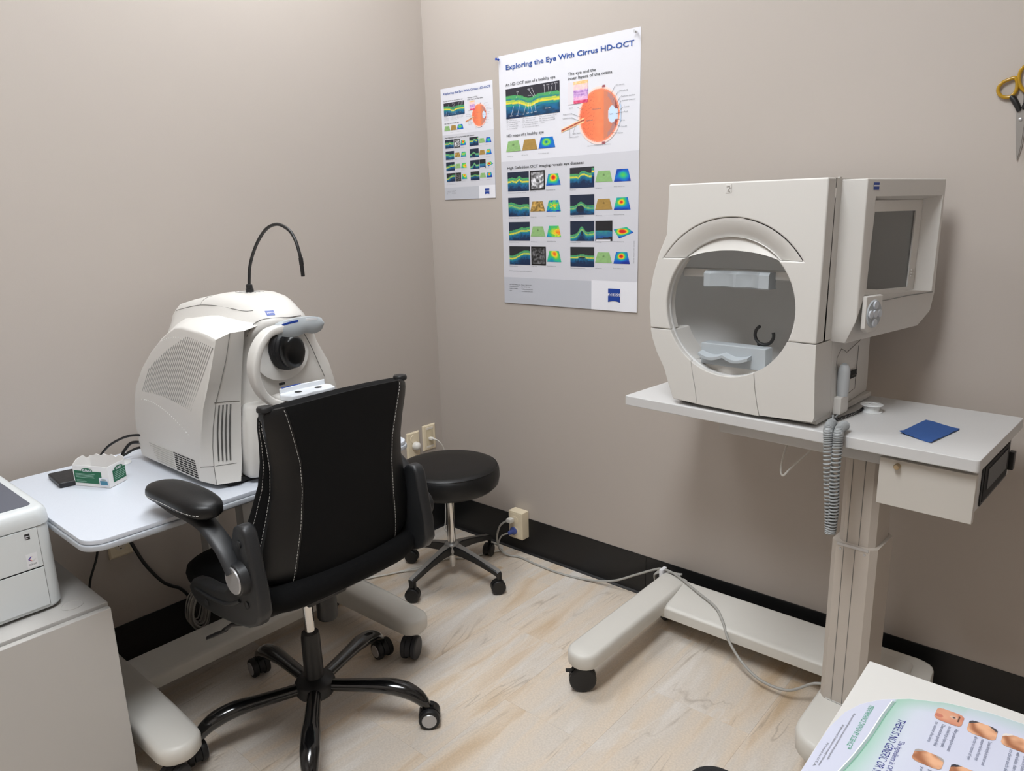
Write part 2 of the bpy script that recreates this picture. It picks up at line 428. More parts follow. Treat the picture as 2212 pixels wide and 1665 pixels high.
def heat_fn(cx, cy, peak, base, seed, rough=.0, w=.3):
    return lambda u, v: jet(base+peak*math.exp(-(((u-cx)/w)**2+((v-cy)/w)**2))+.25*(vn(u*3, v*3, seed)-.5)-.3*max(0, .4-v)+rough*(vn(u*16, v*16, seed+1)-.5))
def ring_fn(u, v):
    r = math.hypot((u-.47)/1.0, (v-.55)/1.1); return jet(.12+.42*gauss(r, .2, .12)+.05*vn(u*6, v*6, 4)-(.25 if r < .06 else 0)+.2*max(0, u-.7))
def plain_fn(c, spot, seed, rough=.04):
    def f(u, v):
        k = 1+rough*(vn(u*9, v*9, seed)-.5)*2
        if spot and ((u-.5)/.09)**2+((v-.62)/.1)**2 < 1: k *= .55+.4*u
        return tuple(x*k for x in c)
    return f
GREEN, BROWN = (.56, .72, .47), (.66, .53, .28)
def fundus_fn(dark, seed):
    def f(u, v):
        if u < .09 or u > .91 or v < .08 or v > .92: return (.06, .06, .07)
        g = .25+.75*vn(u*9+v*4, v*11-u*5, seed)*(1-.4*dark)-.3*dark*vn(u*14, v*14, seed+2)
        if math.hypot(u-.5, v-.5) < .1: g *= .45
        return (g, g, g*1.02)
    return f
def cube_fn(u, v):
    if v < .1 and .05 < u < .9: return (.9, .9, .93)
    if .12+.1*u < v < .52-.1*(u-.4)**2: return mixc((.2, .6, .55), (.12, .3, .6), 1-v*2+.4*vn(u*8, v*20, 3))
    return (.13, .13, .15)
def retina_fn(u, v):
    if u < .28: return (.88, .86, .88)
    n = vn(u*16, v*16, 9)
    if v > .86: return mixc((.95, .72, .45), (.98, .86, .7), n)
    if v > .62: return mixc((.98, .86, .80), (.92, .72, .80), n)
    if v > .3: return mixc((.90, .76, .90), (.62, .42, .72), n*1.1 if int(v*14) % 2 else n*.6)
    if v > .14: return mixc((.95, .80, .88), (.85, .6, .8), n)
    return mixc((.80, .15, .35), (.92, .5, .6), n)
def eye_fn(u, v):
    # u 0..1 over .285..525, v 0..1 over .560...745  (poster metres)
    X = .285+u*.245; Y = .560+v*.190
    ex, ey = (X-.444)/.083, (Y-.652)/.088
    r = math.hypot(ex, ey)
    # optic nerve
    ny = .640-(.37-X)*.28
    if X < .385 and abs(Y-ny) < .0075:
        d = abs(Y-ny)
        return (.55, .24, .20) if d < .0016 else ((.90, .55, .44) if d < .0035 else (.98, .83, .62))
    if abs(X-.462) < .007 and (abs(Y-.742) < .005 or abs(Y-.563) < .005): return (.62, .35, .38)
    # cornea
    co = math.hypot((X-.470)/.066, (Y-.652)/.062)
    if r > 1.0:
        if X > .50 and co < 1.0: return (.76, .85, .95)
        if r < 1.06: return (.97, .86, .84)
        return None
    if r > .96: return (.98, .83, .78)
    if r > .90: return (.95, .55, .42)
    if ((X-.495)/.016)**2+((Y-.651)/.027)**2 < 1: return (.80, .88, .97)
    if X > .507: return (.60, .30, .28) if abs(Y-.651) > .016 else (.80, .86, .94)
    if X > .478 and ((X-.468)/.042)**2+((Y-.651)/.075)**2 > .6: return (.72, .52, .50)
    base = mixc((.97, .56, .38), (.92, .42, .30), abs(ex)*.8+.2*vn(X*90, Y*90, 2))
    if X > .462: return mixc(base, (.80, .52, .42), .75)
    br_ = abs(math.sin((Y-.652)*260+math.sin(X*180)*.9))
    if br_ < .10 and X < .425: base = mixc(base, (.72, .25, .2), .5)
    return base

def poster(name, label, loc, W=.600, H=.900):
    t = thing(name, label, 'poster', loc, 0, 'retina posters on the right wall')
    # sheet hangs slightly bowed at its lower edge
    MB().solid(lambda u, v: (u*W, -.0012-.002*(1-v)**6, v*H), lambda u, v: (u*W, -.0006-.002*(1-v)**6, v*H), 4, 24).build('sheet', M_paper, t, 0)
    Y = -.0022
    def quad(nm, u0, u1, w0, w1, m, y=Y): return flat_poly(nm, [(u0, y, w0), (u1, y, w0), (u1, y, w1), (u0, y, w1)], m, t)
    def bow(y, wz): return y-.002*(1-wz/H)**6
    MB().grid(lambda u, v: (u*W, bow(Y, .1+.43*v)+.0003, .1+.43*v), 1, 14).build('grey_panel', M_pgrey, t, 0)
    me = MB().grid(lambda u, v: (u*.4125, bow(Y, v*.1), v*.1), 1, 6).build('footer_panel', M_pgrey2, t, 0)
    MB().grid(lambda u, v: (.4125+u*(W-.4125), bow(Y, v*.103)-.0002, v*.103), 1, 6).build('logo_panel', M_pwhite, t, 0)
    EX, EZ = (1, 0, 0), (0, 0, 1)
    T = lambda nm, s, sz, m, u, wz, wide=1.25, width=None, bold=0: text_part(nm, s, sz, m, t, (u, Y-.0006-(.002*(1-wz/H)**6), wz), EX, EZ, wide, bold, width)
    T('title', 'Exploring the Eye With Cirrus HD-OCT', .0235, M_ptitle, .034, .849, width=.541, bold=.0004)
    T('heading', 'An HD-OCT scan of a healthy eye', .0135, M_ptext, .032, .793, width=.229, bold=.00012)
    T('heading', 'The eye and the', .0135, M_ptext, .315, .793, width=.116, bold=.00012)
    T('heading', 'inner layers of the retina', .0135, M_ptext, .315, .778, width=.179, bold=.00012)
    T('heading', 'HD maps of a healthy eye', .0135, M_ptext, .031, .616, width=.175, bold=.00012)
    T('heading', 'High Definition OCT imaging reveals eye diseases', .0135, M_ptext, .029, .501, width=.350, bold=.00018)
    def pic(nm, u0, u1, w0, w1, fn, nx, ny, skew=0):
        y = bow(Y, w0)-.0004
        return picture(nm, t, [(u0, y, w0), (u1, y, w0), (u1-skew, y, w1), (u0+skew, y, w1)], fn, nx, ny)
    pic('scan_image', .032, .279, .680, .783, main_scan, 100, 44)
    def leader(pts):
        b = MB(); y = Y-.0008
        for (a, c) in pts:
            d = Vector((c[0]-a[0], 0, c[1]-a[1])).normalized(); n_ = Vector((d.z, 0, -d.x))*.0005
            A, C = Vector((a[0], y, a[1])), Vector((c[0], y, c[1]))
            b.grid(lambda u, v: tuple((A+(C-A)*u)+n_*(2*v-1)), 1, 1)
        return b
    leader([((.09, .764), (.083, .748)), ((.142, .768), (.166, .741)), ((.158, .769), (.171, .745)), ((.212, .772), (.214, .748)), ((.230, .772), (.234, .744)), ((.248, .772), (.240, .748)), ((.263, .774), (.262, .755)),
            ((.058, .692), (.070, .722)), ((.088, .690), (.098, .722)), ((.118, .692), (.128, .722)), ((.136, .694), (.142, .726)), ((.156, .694), (.146, .724)), ((.173, .695), (.167, .722))]).build('leader_lines', M_pwhite, t, 0)['kind'] = 'stuff'
    for u_, w_, s_ in [(.084, .766, 'NFL'), (.135, .769, 'OPL'), (.152, .771, 'IPL'), (.207, .774, 'INL'), (.222, .774, 'ONL'), (.241, .774, 'GCL'), (.257, .775, 'RNFL'), (.137, .748, 'Fovea'), (.050, .687, 'IS/OS'), (.080, .685, 'RPE'), (.112, .687, 'IS'), (.130, .689, 'ELM'), (.149, .689, 'OS'), (.166, .690, 'RPE'), (.215, .697, 'Choroid')]:
        T('scan_label', s_, .0055, M_pwhite, u_, w_, 1.2)
    for col, (u_, n_) in enumerate([(.033, 5), (.110, 5), (.188, 4)]):
        for k in range(n_):
            T('key_text', [['NFL', 'ILM', 'GCL', 'IPL', 'INL'], ['OPL', 'ONL', 'ELM', 'IS', 'OS'], ['IS/OS', 'RPE', 'OPR', '']][col][k]+'   '+[['Nerve fiber layer', 'Inner limiting membrane', 'Ganglion cell layer', 'Inner plexiform layer', 'Inner nuclear layer'], ['Outer plexiform layer', 'Outer nuclear layer', 'External limiting membrane', 'Photoreceptor inner segment', 'Photoreceptor outer segment'], ['Interface between IS and OS', 'Retinal pigment epithelium', 'Outer photoreceptor/RPE', 'complex']][col][k], .0048, M_pline, u_, .672-.0072*k, 1.1)
    mp_ = lambda u, w_, fn, sz=.072, h=.037, nx=26, ny=16: pic('map_image', u, u+sz, w_, w_+h, fn, nx, ny, .011)
    mp_(.027, .564, plain_fn(GREEN, True, 31)); mp_(.105, .564, plain_fn(BROWN, False, 32)); mp_(.182, .565, ring_fn, .076)
    T('caption', 'ILM layer map', .0048, M_pline, .031, .546, 1.1); T('caption', 'RPE layer map', .0048, M_pline, .102, .546, 1.1); T('caption', 'Retinal thickness map', .0048, M_pline, .181, .546, 1.1)
    y = Y-.0003
    picture('eye_diagram', t, [(.285, y, .560), (.530, y, .560), (.530, y, .750), (.285, y, .750)], eye_fn, 110, 86)
    pic('retina_diagram', .316, .398, .699, .770, retina_fn, 34, 32).location.y = -.0004
    lab = [('Ora serrata', .509, .737, .490, .712), ('Ciliary body', .522, .718, .497, .690), ('Posterior chamber', .530, .700, .503, .672), ('Anterior Chamber', .532, .687, .515, .664), ('Cornea', .540, .667, .526, .661), ('Pupil', .542, .652, .510, .651), ('Iris', .537, .626, .514, .634), ('Zonules', .531, .607, .500, .622), ('Sclera', .521, .588, .494, .594)]
    for s_, u_, w_, a_, b_ in lab:
        T('eye_label', s_, .0062, M_pline, u_, w_, 1.1)
    b = []
    for s_, u_, w_, a_, b_ in lab: b.append(((u_-.002, w_+.002), (a_, b_)))
    for s_, u_, w_, a_, b_ in [('Retina', .319, .686, .374, .676), ('Fovea centralis', .293, .667, .366, .655), ('Central retinal a.', .292, .654, .360, .643), ('Optic Nerve', .333, .601, .345, .628), ('Central retinal v.', .318, .590, .322, .622)]:
        T('eye_label', s_, .0062, M_pline, u_, w_, 1.05); b.append(((u_+.035 if w_ > .62 else u_+.004, w_+.003), (a_, b_)))
    T('eye_label', 'Vitreous Body', .0062, M_pline, .415, .672, 1.05); T('eye_label', 'Optic disc', .0062, M_pline, .392, .638, 1.05); T('eye_label', 'Lens', .0068, M_pline, .486, .650, 1.05)
    for q in b: pass
    leader(b).build('leader_lines', M_pline, t, 0)['kind'] = 'stuff'
    T('credit_line', 'Adapted from illustration by Carl Zeiss Meditec', .0045, M_pline, .395, .556, 1.1)
    # eight disease cases
    heats = [heat_fn(.5, .68, .75, .25, 41), heat_fn(.55, .5, .4, .1, 42, .0, .35), heat_fn(.5, .55, .35, .3, 43, .5), heat_fn(.45, .62, .7, .25, 44, .05, .25), heat_fn(.75, .4, .6, .3, 45, .2, .45), heat_fn(.5, .6, .95, .2, 46, .0, .35), heat_fn(.5, .75, .5, .35, 47, .0, .35), heat_fn(.48, .62, .95, .15, 48, .0, .25)]
    mids = [('f', fundus_fn(0, 21)), ('m', plain_fn(GREEN, True, 22)), ('m', plain_fn(BROWN, False, 23, .4)), ('m', plain_fn(BROWN, True, 24)), ('m', plain_fn(GREEN, True, 25)), ('f', cube_fn), ('f', fundus_fn(1, 27)), ('m', plain_fn(GREEN, True, 28))]
    caps = ['Age-related macular degeneration, wet form', 'Macular hole', 'Age-related macular degeneration, dry form', 'Pigment epithelial detachment', 'Diabetic macular edema', 'Vitreomacular traction', 'Epiretinal membrane', 'Central serous chorioretinopathy']
    for r_ in range(4):
        top = [.490, .398, .308, .218][r_]
        for c_ in range(2):
            k = r_*2+c_; u0 = [.031, .321][c_]
            pic('scan_image', u0, u0+.103, top-.069, top, SC[k], 52, 34)
            if mids[k][0] == 'f': pic('fundus_image', u0+.108, u0+.178, top-.069, top, mids[k][1], 30, 30)
            else: mp_(u0+.107, top-.053, mids[k][1], .070, .036, 22, 14)
            if k == 5:
                yy = Y-.0004
                picture('map_image', t, [(u0+.205, yy, top-.060), (u0+.262, yy, top-.040), (u0+.235, yy, top-.022), (u0+.183, yy, top-.030)], heats[k], 26, 18)
            else: mp_(u0+.183, top-.055, heats[k], .066, .040, 26, 18)
            T('caption', caps[k], .0046, M_pline, u0, top-.076, 1.05)
            T('caption', 'En face image' if mids[k][0] == 'f' else 'ILM layer map', .0046, M_pline, u0+.108, top-.074, 1.05)
            T('caption', 'Retinal thickness map', .0046, M_pline, u0+.183, top-.072, 1.05)
    T('footnote', 'All OCT scans of disease acquired with Cirrus HD-OCT', .0045, M_pline, .028, .124, 1.1)
    for k, s_ in enumerate(['Carl Zeiss Meditec, Inc.', '5160 Hacienda Drive', 'Dublin, CA 94568', 'USA']): T('address_text', s_, .0052, M_ptext, .028, .071-.008*k, 1.1)
    for k, s_ in enumerate(['Phone: 1 800 342 9821', 'Fax: 925 557 4101', 'info@meditec.zeiss.com', 'www.meditec.zeiss.com']): T('address_text', s_, .0052, M_ptext, .088, .071-.008*k, 1.1)
    text_part('side_text', 'CIR.1500  Printed in USA  CZ-I/2008', .0045, M_pline, t, (.587, Y-.0006, .165), (0, 0, 1), (-1, 0, 0), 1.1)
    # logo: blue shield with a curved foot
    yb = Y-.0012
    n = 10
    pts = [(.484, yb, .077), (.484, yb, .030)]+[(.484+.049*i/n, yb-.003, .030+.005*math.sin(math.pi*i/n)) for i in range(1, n)]+[(.533, yb, .030), (.533, yb, .077)]
    pts = [(p[0], bow(yb, p[2])-.0004, p[2]) for p in pts]
    lg = flat_poly('logo', pts, M_blue, t)
    wb = flat_poly('logo_band', [(p[0], bow(yb, .055)-.0008, p[1]) for p in [(.484, .051), (.533, .051), (.533, .0615), (.484, .0615)]], M_pwhite, lg)
    text_part('logo_lettering', 'ZEISS', .0135, M_blue, lg, (.4850, bow(yb, .055)-.0012, .0518), EX, EZ, 1, .0003, width=.0470)
    return t
big = poster('wall_poster', 'large white retina scan poster pinned beside the corner', (.400, 0, 1.042))
small = copy_tree(big)
small.location = (.089, 0, 1.443); small.scale = (.278/.600, .6, .424/.900)
small['label'] = 'small copy of the retina scan poster taped next to the corner'
def pushpin(x, z, m, label):
    b = MB().lathe([(.0008, -.0), (.0008, -.008), (.0045, -.008), (.0045, -.0095), (.0026, -.011), (.0026, -.018), (.0045, -.0195), (.0045, -.021), (.0001, -.021)], (0, 0, 0), 'y', 14)
    o = b.build('push_pin', m, None, 40); o.location = (x, 0, z); return tag(o, label, 'push pin')
pushpin(.4055, 1.930, mat('blue_pin', rgb(20, 70, 170), .3), 'blue push pin at the upper left corner of the large poster')
pushpin(.987, 1.928, mat('clear_pin', rgb(205, 205, 208), .2), 'pale grey push pin at the upper right corner of the large poster')

# ------------------------------------------------------------------ instrument table on the right wall
TH = R(-3.6)
OX, OY = 1.241, -.461
rt_ = thing('instrument_table', 'grey adjustable instrument table on one column against the right wall', 'table', (OX, OY, 0), TH)
MB().prism(rrect(0, .862, 0, .408, .008, 3), 'z', .853, .880, bev=.003).build('table_top', M_tabgrey, rt_)
# under frame, box with drawer and side slot
MB().box(.262, .70, .055, .36, .812, .853, bev=.004).build('under_frame', M_tabgrey, rt_)
db = MB().box(.672, .845, .035, .40, .735, .853, bev=.003).build('equipment_box', M_tabgrey, rt_)
MB().box(.670, .856, .020, .035, .735, .842, bev=.002).build('front_panel', M_steel_paint, db)
MB().lathe([(.0065, .006), (.0065, -.004), (.005, -.006), (.0001, -.006)], (.708, .014, .829), 'y', 16, cap0=True).build('lock', mat('brass', rgb(190, 170, 140), .3, metal=.9), db)
sl = MB().prism([(.118, .722+.02), (.365, .735+.008), (.365, .838), (.118, .838)], 'x', .846, .8485, bev=.001).build('side_slot_frame', mat('slot_charcoal', rgb(52, 53, 55), .5), db)
MB().prism([(.126, .750), (.357, .752), (.357, .830), (.126, .830)], 'x', .8487, .850).build('slot_opening', M_gap, sl)
MB().prism([(.150, .772), (.330, .772), (.330, .820), (.150, .820)], 'x', .8502, .852).build('slot_plate', mat('slot_plate', rgb(74, 75, 77), .45), sl)
MB().box(.846, .858, .375, .395, .755, .800, bev=.002).build('power_switch', M_black, db)
# telescoping column
def octa(cu, cv, wu, wv, ch): return [(cu-wu+ch, cv-wv), (cu+wu-ch, cv-wv), (cu+wu, cv-wv+ch), (cu+wu, cv+wv-ch), (cu+wu-ch, cv+wv), (cu-wu+ch, cv+wv), (cu-wu, cv+wv-ch), (cu-wu, cv-wv+ch)]
MB().prism(octa(.608, .16, .042, .056, .013), 'z', .575, .812).build('inner_column', M_column, rt_, 20)
lc = MB().prism(octa(.606, .16, .053, .066, .014), 'z', .13, .583).build('outer_column', M_column, rt_, 20)
for u_ in (.586, .612): MB().box(u_-.0006, u_+.0006, .0930, .0941, .15, .58).build('groove', M_groove, lc, 0)
for u_ in (.588, .616): MB().box(u_-.0006, u_+.0006, .1030, .1041, .583, .81).build('groove', M_groove, rt_, 0)
MB().box(.570, .642, .0925, .0938, .576, .583).build('collar', M_silver, lc, 0)
for u_ in (.578, .634): MB().lathe([(.003, 0), (.003, -.0012), (.0001, -.0014)], (u_, .0938, .568), 'y', 10).build('rivet', M_silver, lc)
sp = flat_poly('maker_plate', [(.572, .0932, .137), (.640, .0932, .137), (.640, .0932, .151), (.572, .0932, .151)], mat('label_white', rgb(222, 220, 216), .4), lc)
text_part('plate_text', 'LIFT MECHANISM LTD', .007, M_ptext, sp, (.638, .0928, .148), (-1, 0, 0), (0, 0, -1), 1, 0, .060)
# cast base: rear bar with a left foot and a right foot (world axes)
def base_ring(outline, z): return [(x, y, z) for x, y in outline]
fw_ = dict(world=True)
bar = MB().loft([[(x, -.212, .075), (x, -.212, .108), (x, -.198, .119), (x, -.066, .141), (x, -.052, .137), (x, -.050, .075)] for x in (1.175, 1.80, 1.955)]+[[(x, -.212+a, .075), (x, -.212+a, .108), (x, -.198+a, .119), (x, -.066-a*.8, .141-a*.04), (x, -.052-a*.8, .137-a*.04), (x, -.050-a*.8, .075)] for x, a in ((1.973, .004), (1.988, .013), (1.998, .026), (2.003, .045))], bev=.004)
bar.build('base_bar', M_foot, rt_, 45, world=True)
def foot(x0, x1, yr, yt, zt, zb):
    xc, hw = (x0+x1)/2, (x1-x0)/2
    rings = []
    for z, ins in ((zb+.012, .006), (zb+.018, .001), (zt-.012, 0), (zt-.004, .003), (zt, .010)):
        pts = [(x0+ins, yr), (x0+ins, yt+hw)]+[(xc-(hw-ins)*math.cos(R(a)), yt+hw*.95-(hw*.95-ins)*math.sin(R(a))) for a in range(15, 180, 15)]+[(x1-ins, yt+hw), (x1-ins, yr)]
        ring = []
        for (x, y) in pts:
            f = max(0, (y-yr)/(yt-yr))
            zz = z if z > (zt+zb)/2 else z-.014*(1-f)
            ring.append((x, y, zz))
        rings.append(ring)
    return MB().loft(rings)
foot(1.150, 1.246, -.05, -.645, .142, .082).build('left_foot', M_foot, rt_, 50, world=True)
foot(1.790, 1.955, -.10, -.600, .146, .075).build('right_foot', M_foot, rt_, 50, world=True)
def caster(x, y, ang, r, wdt, parent, mw, cap=None, fork=None, name='caster', lock=False, zt=None):
    """twin wheel castor; ang = direction the axle points (deg)"""
    ax = Vector((math.cos(R(ang)), math.sin(R(ang)), 0)); fwd = Vector((-ax.y, ax.x, 0)); c0 = Vector((x, y, r))
    h = MB()
    zt = zt or r*2.2
    h.cyl((x+fwd.x*r*.35, y+fwd.y*r*.35, r), (x+fwd.x*r*.35, y+fwd.y*r*.35, zt), r*.22, n=12)
    cc = c0+fwd*.0
    # hood between the two wheels
    pts = [c0+fwd*(r*1.02*math.cos(R(a)))+Vector((0, 0, r*1.02*math.sin(R(a)))) for a in range(-20, 201, 20)]
    h.loft([[p+ax*wdt*.16 for p in pts], [p-ax*wdt*.16 for p in pts]])
    hub = h.build(name, fork or mw, parent, 40, world=True)
    for sgn in (-1, 1):
        w_ = MB(); a0 = c0+ax*sgn*wdt*.18; a1 = c0+ax*sgn*wdt*.5
        n = 24; rr = []
        for t_, q in ((0, .86), (.05, .98), (.3, 1), (.75, 1), (.95, .92), (1, .78)):
            p = a0+(a1-a0)*t_
            rr.append([p+r*q*(math.cos(2*math.pi*k/n)*fwd+math.sin(2*math.pi*k/n)*Vector((0, 0, 1))) for k in range(n)])
        w_.loft(rr); w_.build('wheel', mw, hub, 40, world=True)
        if cap:
            p = a1+ax*sgn*.0004; q = a1+ax*sgn*.002
            MB().cyl(p, q, r*.70, r*.66, n=24).build('wheel_cap', cap, hub, 40, world=True)
    if lock:
        e = c0-fwd*r*1.0+Vector((0, 0, r*.62))
        MB().box(-.010, .010, -.006, .006, -.003, .003, bev=.001).build('brake_lever', mw, hub, 40, world=True, xf=Matrix.Translation(e)@Matrix.Rotation(R(ang+90), 4, 'Z'))
    return hub
caster(1.192, -.598, -50, .040, .034, rt_, M_black, lock=True, zt=.096)
caster(1.192, -.10, 60, .036, .036, rt_, M_black, zt=.085)
caster(1.935, -.12, 20, .036, .036, rt_, M_black, zt=.085)
caster(1.872, -.555, 20, .036, .036, rt_, M_black, zt=.085)

# ------------------------------------------------------------------ bowl perimeter instrument
HZ = .880
hf = thing('visual_field_analyzer', 'ivory bowl shaped eye testing machine with a round opening and side screen', 'eye analyzer', (OX, OY, HZ), TH)
CU, CW, CR = .296, .264, .170
V0 = .006
def cpt(a, r=CR): return (CU+r*math.cos(R(a)), CW+r*math.sin(R(a)))
def ang_at_w(w_, side, r=CR):
    a = math.degrees(math.asin((w_-CW)/r)); return a if side > 0 else 180-a
aR, aL = ang_at_w(.197, 1), ang_at_w(.197, -1)
g = .0008
left_out = [(.125, .563), (.1235, .500), (.121, .440), (.1005, .395), (.083, .340), (.073, .285), (.0725, .250), (.077, .203)]
# crescent brow recess between r=CR and RB above w=.381
RB = .216
bR, bL = ang_at_w(.381, 1, RB), ang_at_w(.381, -1, RB)
cR, cL = ang_at_w(.381, 1), ang_at_w(.381, -1)
up_poly = [(.519, .197+g), (.5215, .40), (.522, .560)]+left_out+[(.0775, .197+g)]+[cpt(aL-.2)]+[cpt(aL-(aL-cL)*i/10) for i in range(1, 11)]+[cpt(bL-(bL-bR)*i/40, RB) for i in range(41)]+[cpt(cR-(cR-aR)*i/10) for i in range(0, 10)]+[cpt(aR+.2)]
def shell(name, poly, d1, bev=.004, taper=.0):
    b = MB()
    r0 = [(p[0], V0, p[1]) for p in poly]
    cu = .32
    r1 = [(cu+(p[0]-cu)*(1-taper), d1, .26+(p[1]-.26)*(1-taper)) for p in poly]
    return b.loft([r0, r1], bev=bev, seg=3)
upper = shell('upper_housing', up_poly, .05).build('upper_housing', M_hfa, hf, 35)
# rear volume of the housing (behind the front shell)
MB().loft([[(p[0], .0502, p[1]) for p in [(.521, .20), (.522, .559)]+left_out], [(p[0], .13, p[1]) for p in [(.521, .20), (.522, .559), (.125, .562), (.123, .50), (.119, .44), (.103, .395), (.088, .34), (.080, .285), (.080, .25), (.084, .20)]], [(p[0], .36, p[1]) for p in [(.505, .20), (.505, .545), (.135, .548), (.133, .50), (.130, .44), (.122, .395), (.116, .34), (.112, .285), (.112, .25), (.114, .20)]]], cap0=False, cap1=False, closed=False, bev=0).build('rear_housing', M_hfa, hf, 35)
low_l = [(.077, .197-g), (.083, .170), (.097, .135), (.122, .092), (.133, .060), (.147, .026), (.151, .014), (.2235, .010), (.217, .05), (.2075, .09), (.2022, .1225)]
aPL = math.degrees(math.atan2(.1225-CW, .2025-CU)) % 360; aPR = math.degrees(math.atan2(.1128-CW, .373-CU)) % 360
arcLL = [cpt(aPL-(aPL-(aL % 360))*i/14) for i in range(0, 15)]
lowL = low_l[:-1]+arcLL
lowC = [(.2245, .010), (.2185, .05), (.209, .09)]+[cpt(aPL+.3+(aPR-.3-aPL-.3)*i/18) for i in range(19)]+[(.3745, .1128), (.380, .07), (.388, .03), (.394, .008)]
aR360 = 360+aR
lowR = [(.3755, .1128)]+[cpt(aPR+(aR360-aPR)*i/12) for i in range(13)]+[(.519, .197-g), (.5215, .12), (.5255, .05), (.527, .030), (.523, .016), (.395, .010), (.389, .03), (.381, .07)]
def lower(name, poly, dv):
    r0 = [(p[0], V0+dv, p[1]) for p in poly]; r1 = [(p[0], .10, p[1]) for p in poly]
    return MB().loft([r0, r1], bev=.003, seg=2).build(name, M_hfa, hf, 35)
lower('lower_left_housing', lowL, 0); lower('chin_panel', lowC, -.001); lower('lower_right_housing', lowR, 0)
# right side of the lower body
lb = MB().loft([[(.520, .1005, .197-g), (.5225, .1005, .12), (.5265, .1005, .05), (.526, .1005, .016), (.500, .1005, .016), (.500, .1005, .197-g)], [(.507, .39, .197-g), (.508, .39, .12), (.510, .39, .05), (.509, .39, .016), (.49, .39, .016), (.49, .39, .197-g)]], bev=.004)
lower_body = lb.build('lower_body', M_hfa, hf, 35)
MB().loft([[(.080, .1005, .197-g), (.124, .1005, .092), (.150, .1005, .016), (.160, .1005, .016), (.134, .1005, .092), (.090, .1005, .197-g)], [(.114, .39, .197-g), (.130, .39, .092), (.155, .39, .016), (.165, .39, .016), (.140, .39, .092), (.124, .39, .197-g)]]).build('lower_left_body', M_hfa, hf, 35)
MB().box(.148, .508, .362, .39, .016, .52, bev=.004).build('back_cover', M_hfa, hf)
MB().box(.15, .522, .035, .39, 0.003, .0158, bev=.002).build('plinth', M_hfa, hf)
for u_ in (.19, .42): MB().lathe([(.0075, .0), (.0075, -.003)], (u_, .034, .010), 'y', 14, cap1=True).build('screw_hole', M_gap, hf)
for u_, v_ in ((.19, .08), (.48, .08), (.19, .35), (.48, .35)): MB().lathe([(.014, 0), (.014, .004)], (u_, v_, 0), 'z', 14, cap0=True, cap1=True).build('rubber_foot', M_blackrub, hf)
# opening: rim, bowl
MB().lathe([(CR+.001, V0+.010), (CR-.0005, V0+.016), (CR-.001, .030), (CR+.012, .046), (CR+.030, .075), (.203, .12), (.197, .17), (.176, .23), (.145, .28), (.09, .315), (.04, .328), (.0005, .330)], (CU, 0, CW), 'y', 72).build('bowl', M_hfa_in, hf, 60)
# brow crescent (sloping inward) and visor
def cres(t_, v):  # t along arc, v 0 outer ..1 inner
    a = bL-(bL-bR)*t_; ai = cL-(cL-cR)*t_
    o = Vector((*cpt(a, RB-.0012),)); i_ = Vector((*cpt(ai, CR-.001),)); p = o+(i_-o)*v
    return (p.x, V0+.001+.020*v**1.6, max(p.y, .3818))
MB().grid(cres, 48, 10).build('brow_recess', M_hfa, hf, 60)
def visor(t_, v):
    ai = cL-(cL-cR)*t_; i_ = cpt(ai, CR+.001)
    w_low = .3805+.022*math.sin(math.pi*t_)**.9
    wz = i_[1]+(w_low-i_[1])*v
    return (i_[0], .0265-.012*v, wz)
MB().solid(visor, lambda t_, v: (visor(t_, v)[0], visor(t_, v)[1]+.012+.03*v, visor(t_, v)[2]+.004*v), 40, 5).build('visor', M_hfa, hf, 50)
# inner brow shelf behind the headrest
MB().box(.13, .462, .075, .10, .330, .352, bev=.004).build('brow_shelf', M_hfa_in, hf)
# headrest with two scallops
def hr_poly(n=20):
    pts = []
    for i in range(n+1):
        t_ = i/n; u_ = .212+.172*t_
        d = .016*abs(math.sin(2*math.pi*min(1, max(0, (t_-.12)/.72))))**.8 if .12 < t_ < .84 else 0
        pts.append((u_, .040+d))
    return pts+[(.384, .078), (.212, .078)]
MB().loft([[(p[0], p[1]+.003, .309) for p in hr_poly()], [(p[0], p[1], .312) for p in hr_poly()], [(p[0], p[1], .343) for p in hr_poly()], [(p[0], p[1]+.006, .350) for p in hr_poly()]]).build('headrest', M_bluegrey, hf, 20)
# chin rest block with a double cup
cb = MB().box(.213, .388, .035, .075, .112, .168, bev=.004).build('chin_rest', M_bluegrey, hf)
MB().box(.225, .375, .04, .075, .085, .113).build('chin_post', M_hfa, hf)
def cup(t_, v):
    u_ = .2185+.135*t_
    z = .149-.0085*abs(math.sin(2*math.pi*t_))-.004*v+.004*math.cos(4*math.pi*t_)*0
    return (u_, .036-.028*v*(.85+.15*abs(math.sin(2*math.pi*t_))), z)
MB().solid(cup, lambda t_, v: (cup(t_, v)[0], cup(t_, v)[1], cup(t_, v)[2]-.010+.003*v), 28, 6).build('chin_cup', M_bluegrey, cb, 60)
MB().box(.175, .213, .05, .075, .100, .122, bev=.002).build('slide_slot', mat('slot_grey', rgb(120, 120, 122), .5), hf)
# trial lens ring (open black C)
cpts = [(.366+.024*math.cos(R(a)), .070, .196+.024*math.sin(R(a))) for a in range(120, 381, 13)]
MB().tube(cpts, .0042, 8, upv=(0, 1, 0)).tube([(.352, .07, .174), (.356, .07, .160)], .004, 8).build('lens_holder', M_black, hf)
MB().lathe([(.0035, 0), (.0035, -.002), (.0001, -.002)], (.432, .115, .300), 'y', 12).build('bowl_camera_hole', M_gap, hf)
